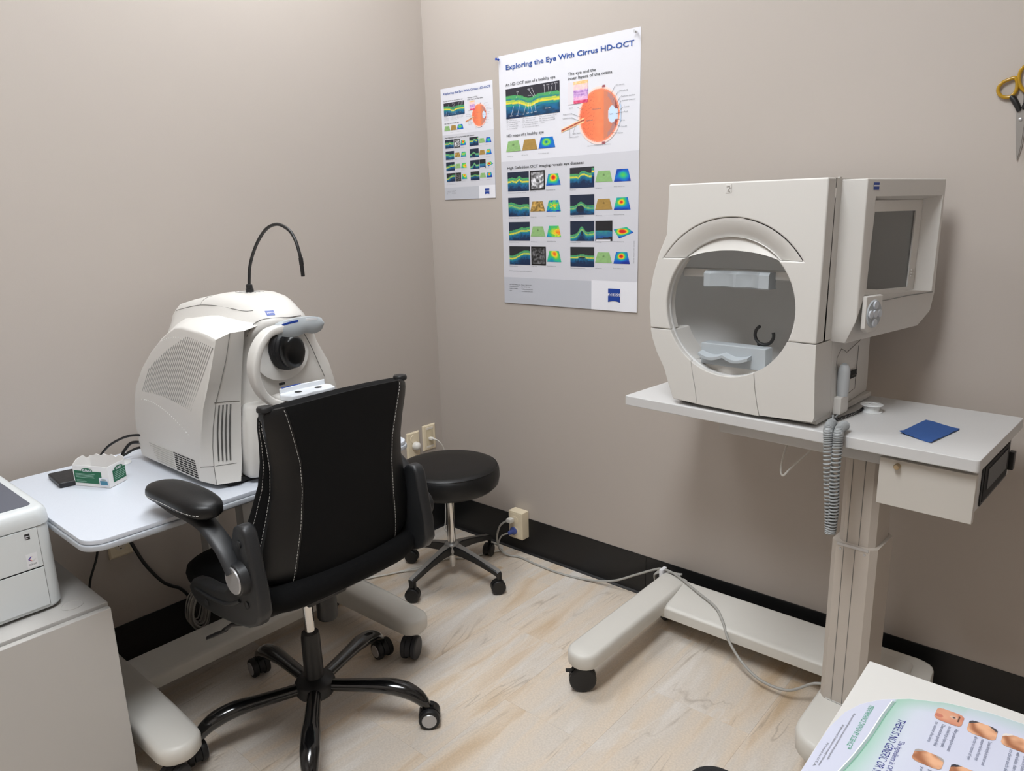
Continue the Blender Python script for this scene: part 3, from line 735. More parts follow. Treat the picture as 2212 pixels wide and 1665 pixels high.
# embossed mark on the front
em = MB().box(.281, .297, V0-.0012, V0+.001, .536, .556, bev=.001).build('emblem', M_hfa, upper)
MB().tube([(.2845, V0-.0016, .551), (.292, V0-.0016, .552), (.2935, V0-.0016, .547), (.287, V0-.0016, .541), (.293, V0-.0016, .540)], .0010, 6).build('emblem_line', mat('emblem_shade', rgb(176, 172, 166), .5), em)
# right side: cradle, handset, slot, grooves
def sideu(v): return .5265-(v-.10)*(.018/.29)
def sbox(u_off, v0, v1, w0, w1, th): return MB().box(u_off, u_off+th, v0, v1, w0, w1, bev=min(.002, th*.4))
MB().tube([(sideu(.115)+.0008, .115, .120), (sideu(.12)+.0008, .118, .150), (sideu(.14)+.0008, .145, .168), (sideu(.17)+.0008, .172, .160), (sideu(.19)+.0008, .190, .152), (sideu(.30)+.0008, .300, .168)], .0008, 6).build('side_groove', M_groove, lower_body)
MB().tube([(sideu(.285)+.0008, .285, .155), (sideu(.28)+.0008, .280, .045), (sideu(.2)+.0008, .200, .040)], .0008, 6).build('side_groove', M_groove, lower_body)
MB().box(sideu(.22)+.0005, sideu(.22)+.0025, .205, .270, .078, .098, bev=.001).build('disk_slot', M_gap, lower_body)
MB().box(sideu(.24)+.0025, sideu(.24)+.004, .235, .272, .083, .087).build('disk_eject', M_black, lower_body)
MB().box(sideu(.15)+.0005, sideu(.13)+.019, .118, .168, .012, .055, bev=.004).build('cradle', M_hfa, hf)
hs = thing('response_handset', 'grey patient response handset standing in the cradle on the machine', 'handset', (OX+math.cos(TH)*(.536)-math.sin(TH)*.143, OY+math.sin(TH)*.536+math.cos(TH)*.143, HZ+.055), TH)
MB().lathe([(.0125, 0), (.0138, .02), (.0140, .058), (.0128, .068), (.009, .0755), (.0004, .078)], (0, 0, 0), 'z', 18, cap0=True).build('handle', mat('handset_grey', rgb(178, 181, 183), .4), hs)
MB().lathe([(.006, .0765), (.0055, .0785), (.004, .0795), (.0003, .0797)], (0, 0, 0), 'z', 14).build('button', mat('handset_button', rgb(160, 164, 168), .4), hs)
# operator hood with screen
A_, B_, C_, D_ = (.5225, .078), (.573, .090), (.645, .402), (.515, .402)
Z0, Z1 = .185, .5565
fdir = Vector((C_[0]-B_[0], C_[1]-B_[1], 0)); FL = fdir.length; fdir.normalize(); fn_ = Vector((fdir.y, -fdir.x, 0))
def FP(s_, d, z): p = Vector((B_[0], B_[1], 0))+fdir*s_+fn_*d; return (p.x, p.y, z)
hood_side = lambda z, ins=0: None
# outline of the face in (s, z): chamfered at the lower corners
def face_outer(d): return [(0, Z0+.03), (.012, Z0+.008), (FL-.045, Z0+.022), (FL-.012, Z0+.055), (FL, Z0+.10), (FL, Z1), (0, Z1)]
opening = [(.022, .302), (FL-.016, .290), (FL-.010, .5185), (.034, .5185)]
b = MB(); t_ = bmesh.new()
fo = [FP(s_, 0, z) for s_, z in face_outer(0)]; fo[0] = FP(0, 0, Z0+.060); fo[1] = FP(.004, -.026, Z0+.004); fo[2] = FP(FL-.045, -.010, Z0+.020); op = [FP(s_, 0, z) for s_, z in opening]
vo = [t_.verts.new(p) for p in fo]; vi = [t_.verts.new(p) for p in op]
# ring faces
for loop in ([0, 1, 'i0'], [1, 2, 'i1', 'i0'], [2, 3, 'i1'], [3, 4, 'i1'], [4, 5, 'i2', 'i1'], [5, 6, 'i3', 'i2'], [6, 0, 'i0', 'i3']):
    t_.faces.new([vo[k] if isinstance(k, int) else vi[int(k[1])] for k in loop])
# back outline on the body
back = [(.515, .085, Z0+.03), (.515, .090, Z0+.008), (.515, .36, Z0+.022), (.515, .39, Z0+.055), (.515, .402, Z0+.10), (.515, .402, Z1), (.515, .078, Z1)]
vb = [t_.verts.new(p) for p in back]
for k in range(7): t_.faces.new((vo[k], vo[(k+1) % 7], vb[(k+1) % 7], vb[k]))
b._add(t_, bev=.003, seg=2, ang=25)
hood = b.build('operator_hood', M_hfa, hf, 30)
# recess walls down to the screen plane
inner = [(.024, -.006, .304), (FL-.048, -.034, .294), (FL-.042, -.034, .510), (.036, -.006, .510)]
t_ = bmesh.new(); a = [t_.verts.new(p) for p in op]; c2 = [t_.verts.new(FP(*q)) for q in inner]
for k in range(4): t_.faces.new((a[k], a[(k+1) % 4], c2[(k+1) % 4], c2[k]))
MB()._add(t_).build('recess', M_hfa, hood, 20)
def IP(s_, z, d=0):  # bilinear on the inner quad
    q = [Vector(FP(*x)) for x in inner]; p = (q[0]*(1-s_)+q[1]*s_)*(1-z)+(q[3]*(1-s_)+q[2]*s_)*z
    return tuple(p+fn_*d)
t_ = bmesh.new()
MB().solid(lambda s_, z: IP(s_, z, .0005), lambda s_, z: IP(s_, z, -.004), 1, 1).build('screen_bezel', M_hfa, hood, 20)
def frame_strip(s0, s1, z0, z1, d): return MB().solid(lambda a, c: IP(s0+(s1-s0)*a, z0+(z1-z0)*c, d), lambda a, c: IP(s0+(s1-s0)*a, z0+(z1-z0)*c, .0), 1, 1)
fr = MB()
for q in ((0, 1, 0, .035), (0, 1, .88, 1), (0, .012, .035, .88), (.87, 1, .035, .88)):
    fr.solid(lambda a, c, q=q: IP(q[0]+(q[1]-q[0])*a, q[2]+(q[3]-q[2])*c, .005), lambda a, c, q=q: IP(q[0]+(q[1]-q[0])*a, q[2]+(q[3]-q[2])*c, .0), 1, 1)
fr.build('screen_frame', M_hfa, hood, 20)
MB().solid(lambda a, c: IP(.012+.858*a, .035+.845*c, .0015), lambda a, c: IP(.012+.858*a, .035+.845*c, .0004), 1, 1).build('screen', mat('dark_screen_glass', rgb(92, 94, 93), .12, spec=.6), hood, 20)
for k in range(3): MB().solid(lambda a, c, k=k: IP(.90+.07*a, .15+.035*k+.014*c, .008), lambda a, c, k=k: IP(.90+.07*a, .15+.035*k+.014*c, .0052), 1, 1).build('frame_rib', M_hfa, hood, 20)
# control pad
pc = FP(.050, .006, .262); pads = MB()
pp = [(.018, .225), (.030, .214), (.062, .214), (.082, .228), (.084, .300), (.018, .300)]
pads.loft([[FP(s_, -.001, z) for s_, z in pp], [FP(.05+(s_-.05)*.96, .009, .258+(z-.258)*.96) for s_, z in pp]], bev=.002)
pad = pads.build('control_pad', M_hfa, hood, 35)
def disc(s_, z, rs, rz, d0, d1, n=28): return MB().loft([[FP(s_+rs*math.cos(2*math.pi*k/n), d0, z+rz*math.sin(2*math.pi*k/n)) for k in range(n)], [FP(s_+rs*.93*math.cos(2*math.pi*k/n), d1, z+rz*.93*math.sin(2*math.pi*k/n)) for k in range(n)]])
disc(.050, .258, .029, .033, .0085, .0115).build('dial', M_bluegrey, pad, 40)
for ds, dz in ((0, .0205), (0, -.0205), (-.0165, 0), (.0165, 0), (0, 0)):
    disc(.050+ds, .258+dz, .0085, .0095, .0113, .0150, 16).build('dial_button', mat('dial_button_grey', rgb(196, 200, 206), .35), pad, 40)
MB().tube([FP(.085, .0005, .283), FP(.20, .0005, .287), FP(FL-.012, .0005, .287)], .0011, 6).build('seam', M_groove, hood)
hl = flat_poly('maker_logo', [FP(.022, .0006, .532), FP(.043, .0006, .532), FP(.043, .0006, .548), FP(.022, .0006, .548)], M_blue, hood)
flat_poly('maker_logo_band', [FP(.022, .0010, .5395), FP(.043, .0010, .5395), FP(.043, .0010, .5425), FP(.022, .0010, .5425)], M_pwhite, hl)
MB().box(.5195, .5225, .062, .078, .555, .562).build('hood_hinge', M_hfa, hood)

# ------------------------------------------------------------------ things on the instrument table
def L2W(u_, v_, z): return (OX+math.cos(TH)*u_-math.sin(TH)*v_, OY+math.sin(TH)*u_+math.cos(TH)*v_, z)
spz = thing('tape_spool', 'small empty white plastic tape spool on the grey table', 'spool', L2W(.572, .245, .880))
MB().lathe([(.006, .0), (.0255, 0), (.026, .001), (.0255, .0022), (.0185, .0026), (.0185, .0165), (.006, .0165)], (0, 0, 0), 'z', 36).build('lower_flange', M_white2, spz, 40)
MB().lathe([(.006, .0166), (.0185, .0168), (.0255, .0170), (.026, .018), (.0255, .0190), (.016, .0192), (.0155, .0180), (.009, .0180), (.0085, .0192), (.006, .0192), (.006, .0166)], (0, 0, 0), 'z', 36).build('upper_flange', M_white2, spz, 40)
bm_cloth = mat('blue_microfibre', rgb(46, 84, 146), .9, bump=(1400, .4))
def cloth(dz):
    q = [Vector(L2W(.683, .095, 0)), Vector(L2W(.757, .061, 0)), Vector(L2W(.776, .204, 0)), Vector(L2W(.697, .240, 0))]
    def f(a, c):
        p = (q[0]*(1-a)+q[1]*a)*(1-c)+(q[3]*(1-a)+q[2]*a)*c
        z = .8812+.0012*vn(a*4+2, c*5, 8)+(.004*max(0, 1-c*6)*max(0, 1-a*1.5))+.0015*max(0, a-.9)*10*vn(c*9, 1, 3)
        return (p.x, p.y, z+dz)
    return f
tag(MB().solid(cloth(.0011), cloth(-.0009), 24, 28).build('cleaning_cloth', bm_cloth, None, 60), 'folded blue microfibre cloth lying on the grey table', 'cloth')
# coiled cords hanging over the front edge
def coil(path, rad, turns, wr, n_per=10):
    P = spline(path, 24); m = len(P); out = []
    tot = turns*n_per
    ref = Vector((0, 1, 0))
    for i in range(tot+1):
        t_ = i/tot*(m-1); k = min(int(t_), m-2); p = P[k].lerp(P[k+1], t_-k); d = (P[k+1]-P[k]).normalized()
        a = (Vector((1, 0, 0))-d*d.x).normalized(); b2 = d.cross(a); an = 2*math.pi*i/n_per
        out.append(p+rad*(math.cos(an)*a+math.sin(an)*b2))
    return out
M_cord = mat('grey_coil_cord', rgb(152, 155, 156), .4)
cc = thing('coiled_cord', 'grey coiled handset cord hanging over the front edge of the grey table', 'cord', L2W(.56, -.014, .882), TH)
V_ = lambda u_, v_, z: L2W(u_, v_, z)
p1 = [V_(.556, .036, .894), V_(.561, .012, .894), V_(.567, -.010, .889), V_(.572, -.019, .86), V_(.578, -.018, .78), V_(.586, -.017, .70), V_(.590, -.016, .648)]
p2 = [V_(.586, .034, .894), V_(.587, .010, .894), V_(.590, -.011, .889), V_(.593, -.021, .86), V_(.593, -.022, .78), V_(.596, -.020, .71), V_(.592, -.017, .650)]
MB().tube(coil(p1, .0095, 54, .002), .0023, 5).build('coil_strand', M_cord, cc, 60, world=True)
MB().tube(coil(p2, .0095, 52, .002), .0023, 5).build('coil_strand', M_cord, cc, 60, world=True)
MB().tube(spline([V_(.553, .030, .8875), V_(.550, .055, .900), V_(.543, .075, .902), V_(.538, .10, .890), V_(.536, .13, .893)]), .0021, 6).tube(spline([V_(.583, .028, .893), V_(.574, .050, .890), V_(.560, .066, .8845), V_(.545, .083, .8845)]), .0021, 6).build('cord_lead', M_cord, cc, 60, world=True)
bk = tag(MB().tube(coil([V_(.540, .085, .8858), V_(.548, .13, .8858), V_(.556, .20, .8858), V_(.552, .26, .8858)], .0030, 30, .0014), .0010, 5).build('black_cord', M_bcable, None, 60), 'short black curled cord lying along the machine base', 'cord')
# ------------------------------------------------------------------ cables, outlets on the right wall
ob = thing('outlet_box', 'cream surface outlet box on the right wall above the black base strip', 'outlet', (.462, 0, .07))
MB().box(-.038, .036, -.046, -.001, 0, .118, bev=.004).build('box', M_cream, ob)
MB().box(-.032, .030, -.0475, -.046, .006, .112, bev=.001).build('cover', M_cream, ob)
for z_ in (.035, .082): MB().lathe([(.017, 0), (.017, -.0016), (.0001, -.0016)], (-.001, -.0475, z_), 'y', 24).build('socket', M_cream, ob)
pl = thing('grey_plug', 'grey plug in the upper socket of the cream outlet box', 'plug', (.452, -.0492, .152))
MB().box(-.018, .008, -.026, 0, -.008, .010, bev=.004).build('plug_body', M_wcable, pl)
pb = thing('blue_plug', 'clear blue plug in the lower socket of the cream outlet box', 'plug', (.455, -.0492, .105))
MB().lathe([(.0165, 0), (.0165, -.006), (.011, -.010), (.009, -.028), (.006, -.034), (.0001, -.034)], (0, 0, 0), 'y', 20, cap0=True).build('plug_body', mat('clear_blue_plastic', rgb(90, 110, 190), .15, trans=.45), pb)
gc = thing('power_cable', 'long grey power cable running along the base to the table foot', 'cable', (.437, -.07, .0))
MB().tube(spline([(.437, -.075, .152), (.418, -.095, .130), (.410, -.105, .075), (.425, -.10, .030), (.45, -.085, .0085), (.50, -.065, .0045), (.58, -.072, .0045), (.70, -.075, .0045), (.82, -.055, .006), (.93, -.040, .030), (1.03, -.032, .085), (1.10, -.035, .127), (1.14, -.038, .145), (1.20, -.055, .150), (1.30, -.100, .1420), (1.39, -.145, .1360), (1.44, -.195, .126), (1.475, -.222, .085), (1.53, -.245, .045), (1.60, -.27, .028), (1.68, -.275, .035), (1.745, -.255, .075), (1.80, -.25, .085)], 10), .0042, 8).build('cable', M_greyvinyl, gc, 60, world=True)
MB().tube(spline([(.452, -.083, .105), (.428, -.098, .090), (.412, -.100, .050), (.404, -.080, .012), (.395, -.06, .005), (.36, -.035, .0045), (.30, -.03, .0045)], 8), .0033, 8).build('cable', M_greyvinyl, gc, 60, world=True)
for k in range(3):
    d = .006*k
    MB().tube(spline([(1.135, -.040, .143-d), (1.115, -.036-d, .120), (1.110, -.034, .085), (1.118, -.034, .055), (1.135, -.036, .075+d), (1.150, -.040, .115), (1.17, -.046, .1475-d*.3), (1.20, -.047+d*.6, .1465), (1.215, -.046+d, .1465)], 6), .0038, 7).build('cable_loop', M_greyvinyl, gc, 60, world=True)
MB().box(1.138, 1.152, -.060, -.026, .118, .152, bev=.003).build('cable_tie', mat('white_velcro', rgb(232, 232, 236), .7), gc, 40, world=True)
MB().box(.418, .440, -.104, -.1025, .038, .054).build('cable_tag', mat('tag_white', rgb(225, 223, 219), .5), gc, 0, world=True)
uc = tag(MB().tube(spline([V_(.40, .20, .812), V_(.402, .15, .77), V_(.415, .10, .735), V_(.428, .085, .722), V_(.44, .10, .74), V_(.465, .16, .78), V_(.48, .2, .812)], 8), .0024, 6).build('drooping_cable', M_wcable, None, 60), 'thin pale cable drooping below the grey table top', 'cable')

# ------------------------------------------------------------------ scissors on the right wall
M_amber = mat('amber_plastic', rgb(205, 160, 30), .12, spec=.6, coat=.3, trans=.35)
M_blade = mat('brushed_steel', rgb(165, 163, 160), .32, metal=.9)
scs = thing('scissors', 'scissors with amber and black handles hanging high on the right wall', 'scissors', (2.028, -.006, 1.575))
def W1P(x_, z_, y_=-.006): return (x_, y_, z_)
def blade(pts, y0, y1, name): return MB().prism(pts, 'y', y0, y1, bev=.0004).build(name, M_blade, scs, 30, world=True)
blade([(2.0205, 1.583), (2.0300, 1.5925), (2.0375, 1.588), (2.0395, 1.550), (2.0385, 1.510), (2.0340, 1.473), (2.0320, 1.478), (2.0265, 1.525), (2.0225, 1.560)], -.0065, -.0045, 'blade')
blade([(2.026, 1.590), (2.035, 1.592), (2.041, 1.584), (2.0425, 1.545), (2.0405, 1.505), (2.0355, 1.474), (2.031, 1.52), (2.027, 1.56)], -.0043, -.0025, 'blade')
MB().lathe([(.0042, -.0065), (.0042, -.0082), (.0025, -.0092), (.0001, -.0092)], (2.031, 0, 1.566), 'y', 16).build('screw', M_silver, scs, 40, world=True)
MB().tube([(2.0265, -.006, 1.584), (2.021, -.006, 1.598), (2.013, -.007, 1.612), (2.006, -.007, 1.620)], [.0060, .0078, .0085, .0062], 10, flat=.8).build('handle_neck', M_black, scs, 60, world=True)
MB().tube([(2.033, -.006, 1.588), (2.0385, -.006, 1.602), (2.038, -.007, 1.618), (2.036, -.007, 1.628)], [.0060, .0076, .0080, .0062], 10, flat=.8).build('handle_neck', M_black, scs, 60, world=True)
MB().tube(spline([(2.003, -.007, 1.618), (1.987, -.007, 1.622), (1.979, -.007, 1.636), (1.984, -.007, 1.650), (1.998, -.007, 1.657), (2.011, -.007, 1.659), (2.016, -.007, 1.645), (2.014, -.007, 1.628)], 8, True), .0042, 10, flat=1.25, closed=True, upv=(0, 1, 0)).build('finger_ring', M_amber, scs, 60, world=True)
MB().tube(spline([(2.036, -.007, 1.626), (2.023, -.007, 1.640), (2.018, -.007, 1.660), (2.022, -.007, 1.678), (2.037, -.007, 1.684), (2.055, -.007, 1.676), (2.060, -.007, 1.655), (2.052, -.007, 1.632)], 8, True), .0042, 10, flat=1.25, closed=True, upv=(0, 1, 0)).build('finger_ring', M_amber, scs, 60, world=True)
tag(MB().lathe([(.0018, 0), (.0018, -.014), (.004, -.0155), (.0001, -.0165)], (2.038, 0, 1.677), 'y', 10).build('wall_nail', M_silver, None, 40), 'small nail in the right wall holding the scissors', 'nail')

# ------------------------------------------------------------------ scanner table on the left wall
M_ltop = mat('speckled_pale_laminate', rgb(208, 213, 222), .4, noise=(420, .05))
M_ledge = mat('grey_edge_band', rgb(176, 180, 186), .4)
lt = thing('scanner_table', 'pale speckled rolling table with cast feet against the left wall', 'table', (.38, -1.20, 0))
LY0, LY1 = -1.672, -.755
ol = rrect(.065, .668, LY0, LY1, .045, 6)
MB().prism(ol, 'z', .708, .720, bev=.003).build('table_top', M_ltop, lt, 40, world=True)
MB().prism(rrect(.062, .673, LY0-.004, LY1+.004, .048, 6), 'z', .694, .7078, bev=.004).build('edge_band', M_ledge, lt, 40, world=True)
MB().prism(rrect(.10, .62, LY0+.06, LY1-.06, .03, 4), 'z', .672, .6938).build('under_panel', mat('under_panel_grey', rgb(170, 170, 170), .5), lt, 40, world=True)
for yy in (-1.185, -1.06): MB().box(.115, .165, yy, yy+.045, .138, .672, bev=.003).build('post', mat('grey_post', rgb(165, 166, 166), .4), lt, 40, world=True)
MB().loft([[(.295, y, .072), (.295, y, .108), (.283, y, .118), (.20, y, .140), (.188, y, .137), (.185, y, .072)] for y in (-1.545, -1.2, -.775)], bev=.004).build('base_bar', M_foot, lt, 45, world=True)
def lfoot(y0, y1, xr, xt, zt, zb):
    yc, hw = (y0+y1)/2, (y1-y0)/2; rings = []
    for z, ins in ((zb+.010, .008), (zb+.018, .001), (zt-.016, 0), (zt-.005, .004), (zt, .014)):
        pts = [(xr, y0+ins)]+[(xt-hw-(xt-hw-xr)*(1-k/4), y0+ins) for k in range(1, 5)]+[(xt-hw*.9+(hw*.9-ins)*math.sin(R(a)), yc-(hw-ins)*math.cos(R(a))) for a in range(15, 180, 15)]+[(xt-hw-(xt-hw-xr)*(k/4), y1-ins) for k in range(0, 4)]+[(xr, y1-ins)]
        ring = []
        for (x_, y_) in pts:
            f = max(0, min(1, (x_-xr)/(xt-xr)))
            zz = z-.018*max(0, f-.55)**1.3*2 if z > (zt+zb)/2 else z-.016*(1-f)
            ring.append((x_, y_, zz))
        rings.append(ring)
    return MB().loft(rings)
lfoot(-1.590, -1.478, .14, .672, .148, .078).build('left_foot', M_foot, lt, 50, world=True)
lfoot(-.838, -.738, .14, .705, .148, .078).build('right_foot', M_foot, lt, 50, world=True)
M_cgrey = mat('charcoal_castor', rgb(48, 49, 52), .5)
caster(.668, -.808, 28, .037, .052, lt, M_cgrey, zt=.10)
caster(.635, -1.560, 28, .037, .052, lt, M_cgrey, zt=.10)
caster(.20, -1.545, 10, .034, .048, lt, M_cgrey, zt=.09)
caster(.20, -.78, 10, .034, .048, lt, M_cgrey, zt=.09)
ps = thing('power_strip', 'white power outlet strip mounted on the base bar of the left table', 'power strip', (.205, -1.08, .14))
MB().box(-.03, .012, -.045, .055, .002, .085, bev=.004).build('strip_body', M_white2, ps)
for z_ in (.028, .060): MB().lathe([(.013, .0), (.013, .002), (.0001, .002)], (.012, -.018, z_), 'x', 16).build('socket', M_cream, ps)
cl = thing('cable_bundle', 'coil of pale cable tied up behind the base bar of the left table', 'cable', (.132, -1.230, .06))
for k in range(11):
    r_ = .030+.0026*k; d = -.022+.0055*(k*3 % 8)
    MB().tube([(d+.004*math.sin(a*3), r_*.62*math.cos(a), .105+r_*1.15*math.sin(a)) for a in [2*math.pi*i/28 for i in range(28)]], .0024, 6, closed=True).build('cable_turn', M_greyvinyl, cl, 60)
MB().box(-.032, .018, .018, .034, .135, .165, bev=.003).build('cable_tie', M_wcable, cl)

# ------------------------------------------------------------------ retina scanner
M_oct = mat('scanner_white', rgb(215, 212, 207), .42, bump=(800, .05))
YC = -1.12
oc = thing('retina_scanner', 'white retina scanning machine with chin rest and curved ribbed side panels', 'retina scanner', (.38, YC, .720))
def sl_ring(z, xr, xf, hw, e=5.0, ef=None, n=44):
    pts = []
    cx_, hx = (xr+xf)/2, (xf-xr)/2
    for k in range(n):
        a = 2*math.pi*k/n; ca, sa = math.cos(a), math.sin(a)
        ee = ef if (ef and ca > 0) else e
        pts.append((cx_+hx*math.copysign(abs(ca)**(2/ee), ca), YC+hw*math.copysign(abs(sa)**(2/ee), sa), z))
    return pts
MB().loft([sl_ring(.734, .165, .590, .215), sl_ring(.80, .152, .590, .222), sl_ring(.90, .160, .588, .215), sl_ring(.98, .185, .586, .192), sl_ring(1.05, .190, .588, .160, 4), sl_ring(1.085, .180, .600, .142, 4), sl_ring(1.105, .165, .622, .128, 3.6), sl_ring(1.120, .145, .645, .116, 3.4, 2.6), sl_ring(1.135, .155, .643, .108, 3.4, 2.6), sl_ring(1.1525, .175, .622, .098, 3.4, 2.6), sl_ring(1.168, .25, .598, .090, 3.2, 2.6), sl_ring(1.180, .32, .570, .080, 3, 2.6), sl_ring(1.190, .38, .53, .062, 2.6), sl_ring(1.193, .42, .50, .035, 2.4)]).build('main_housing', M_oct, oc, 50, world=True)
# lid seams
MB().tube(spline([(.168, -1.200, 1.1215), (.2201, -1.2129, 1.1377), (.2782, -1.2166, 1.1485), (.3225, -1.2147, 1.1561), (.368, -1.2125, 1.1623), (.441, -1.2111, 1.1651), (.518, -1.2055, 1.1614), (.5507, -1.1987, 1.1576), (.570, -1.1915, 1.1564), (.5831, -1.1824, 1.1579)], 5), .0010, 5).build('lid_seam', M_groove, oc, 60, world=True)
MB().tube(spline([(.368, -1.2125, 1.1623), (.3642, -1.2038, 1.1728), (.372, -1.190, 1.1815), (.395, -1.165, 1.1880)], 5), .0010, 5).build('lid_seam', M_groove, oc, 60, world=True)
for k in range(5):
    y_ = YC-.020+.012*k
    MB().tube([(.425, y_, 1.1928), (.455, y_, 1.1930), (.49, y_, 1.1930)], .0010, 5).build('top_vent', M_groove, oc, 60, world=True)
# side panels (left and its mirror)
def yL(z): return -1.352+max(0, z-.93)*.17
out0 = [(.190, .736), (.183, .775), (.177, .822), (.188, .88), (.212, .94), (.248, .995), (.300, 1.043), (.360, 1.085), (.400, 1.106), (.437, 1.122), (.475, 1.126), (.54, 1.1225), (.60, 1.116), (.646, 1.108), (.632, 1.05), (.616, .99), (.598, .937), (.577, .87), (.560, .82), (.546, .778), (.537, .736)]
out1 = [(.172, -1.315, .734), (.163, -1.315, .775), (.158, -1.312, .822), (.170, -1.31, .88), (.195, -1.31, .945), (.232, -1.305, 1.003), (.287, -1.30, 1.055), (.350, -1.297, 1.100), (.395, -1.294, 1.124), (.435, -1.290, 1.140), (.475, -1.289, 1.1425), (.54, -1.288, 1.137), (.60, -1.286, 1.129), (.646, -1.285, 1.119), (.632, -1.295, 1.055), (.614, -1.307, .995), (.598, -1.317, .946), (.587, -1.327, .88), (.583, -1.332, .83), (.583, -1.335, .78), (.592, -1.338, .734)]
out2 = [(p[0]+.006, -1.15, p[2]) for p in out1[:13]]+[(.618, -1.232, 1.115), (.612, -1.240, 1.055), (.606, -1.247, .995), (.602, -1.252, .946), (.600, -1.258, .88), (.600, -1.264, .83), (.603, -1.270, .78), (.616, -1.285, .734)]
ins = lambda p, k: p
def side(mirror):
    f = (lambda y: 2*YC-y) if mirror else (lambda y: y)
    r0 = [(x_, f(yL(z_)), z_) for x_, z_ in out0]
    cxm, czm = .42, .92
    r00 = [(cxm+(x_-cxm)*.965, f(yL(czm+(z_-czm)*.965)-.0035), czm+(z_-czm)*.965) for x_, z_ in out0]
    r1 = [(x_, f(y_), z_) for x_, y_, z_ in out1]; r2_ = [(x_, f(y_), z_) for x_, y_, z_ in out2]
    t = bmesh.new(); rr = [r00, r0, r1, r2_]; vs = [[t.verts.new(p) for p in q] for q in rr]; n = len(r0)
    for i in range(3):
        for j in range(n): t.faces.new((vs[i][j], vs[i][(j+1) % n], vs[i+1][(j+1) % n], vs[i+1][j]))
    # face cap as a fan of strips between rear and front halves
    c_ = t.verts.new((cxm, f(yL(czm)-.0045), czm))
    for j in range(n): t.faces.new((vs[0][(j+1) % n], vs[0][j], c_))
    b = MB(); b._add(t)
    return b.build('side_panel', M_oct, oc, 32, world=True)
sp_l = side(False)
def onface(x_, z_, d=.0): return (x_, yL(z_)-.0042-d, z_)
# louvre slots on the side panel: many fine dark grooves
lv = MB(); N = 30
for k in range(N):
    t_ = k/(N-1)
    bx, bz = .262+(.540-.262)*t_, .935-.012*t_**2+.006*math.sin(math.pi*t_)
    L_ = .40+.60*min(1, t_*1.9)**.8
    tx, tz = bx+.098*L_, bz+.166*L_
    lv.tube([onface(bx, bz, -.0012), onface((bx+tx)/2, (bz+tz)/2, -.0008), onface(tx, tz, -.0006)], .0013, 5)
o = lv.build('vent_louvres', mat('louvre_shade', rgb(165, 163, 158), .6), sp_l, 60, world=True); o['kind'] = 'stuff'
dt = MB()
for k in range(26):
    t_ = k/25; x_, z_ = .255+.255*t_, .912+.010*math.sin(math.pi*t_*.8)-.062*t_**1.8
    dt.lathe([(.0016, .0), (.0016, -.0010), (.0001, -.0012)], onface(x_, z_, -.0004), 'y', 6)
for k in range(20):
    t_ = k/19; x_, z_ = .372+.245*t_, 1.082+.022*math.sin(math.pi*min(1, t_*1.3))*.8-.006*t_
    dt.lathe([(.0013, .0), (.0013, -.0008), (.0001, -.0010)], onface(x_, z_, -.0002), 'y', 6)
o = dt.build('vent_dots', mat('dot_white', rgb(243, 242, 238), .4), sp_l, 60, world=True); o['kind'] = 'stuff'
lr = MB()
for k in range(8):
    z_ = .789-.0062*k; x0 = .262+.006*k
    lr.box(x0, .405, yL(z_)-.0046, yL(z_)-.002, z_-.0011, z_+.0011)
o = lr.build('base_ribs', mat('rib_shade', rgb(186, 184, 178), .6), sp_l, 0, world=True); o['kind'] = 'stuff'
lr = MB()
for k in range(8):
    z_ = .789-.0062*k
    for j in range(5):
        x0 = .410+.0245*j+.0012*k
        if x0+.018 < .536: lr.box(x0, x0+.0185, yL(z_)-.0049, yL(z_)-.002, z_-.0013, z_+.0013)
o = lr.build('base_vent', M_gap, sp_l, 0, world=True); o['kind'] = 'stuff'
MB().tube([onface(.182, .776, .0), onface(.20, .7725, .0)], .0008, 5).build('panel_seam', M_groove, sp_l, 60, world=True)
# chamfer seam and horizontal seams of the front corner
seam_pts = [Vector(p) for p in out1[13:]]
MB().tube([(p.x+.0006, p.y-.0004, p.z) for p in seam_pts], .0009, 5).build('panel_seam', M_groove, sp_l, 60, world=True)
MB().tube([(.5987, -1.3214, .9463), (.5998, -1.2907, .9433), (.6017, -1.2571, .9381)], .0010, 5).build('panel_seam', M_groove, sp_l, 60, world=True)
MB().tube([(.5450, -1.3526, .7756), (.5817, -1.3361, .7810), (.5900, -1.3135, .7800), (.5998, -1.2824, .7789)], .0009, 5).build('panel_seam', M_groove, sp_l, 60, world=True)
for k in range(4):
    t_ = k/3
    q = [Vector(a).lerp(Vector(b), t_) for a, b in (((.5982, -1.3097, .937), (.6000, -1.2808, .9344)), ((.5888, -1.3178, .868), (.5968, -1.2905, .863)), ((.5868, -1.3226, .793), (.5951, -1.2957, .7898)))]
    MB().tube([tuple(v) for v in spline([q[0], q[1], q[2]], 5)], .0020, 6).build('vent_slot', mat('slot_shade', rgb(92, 91, 88), .7), sp_l, 60, world=True)
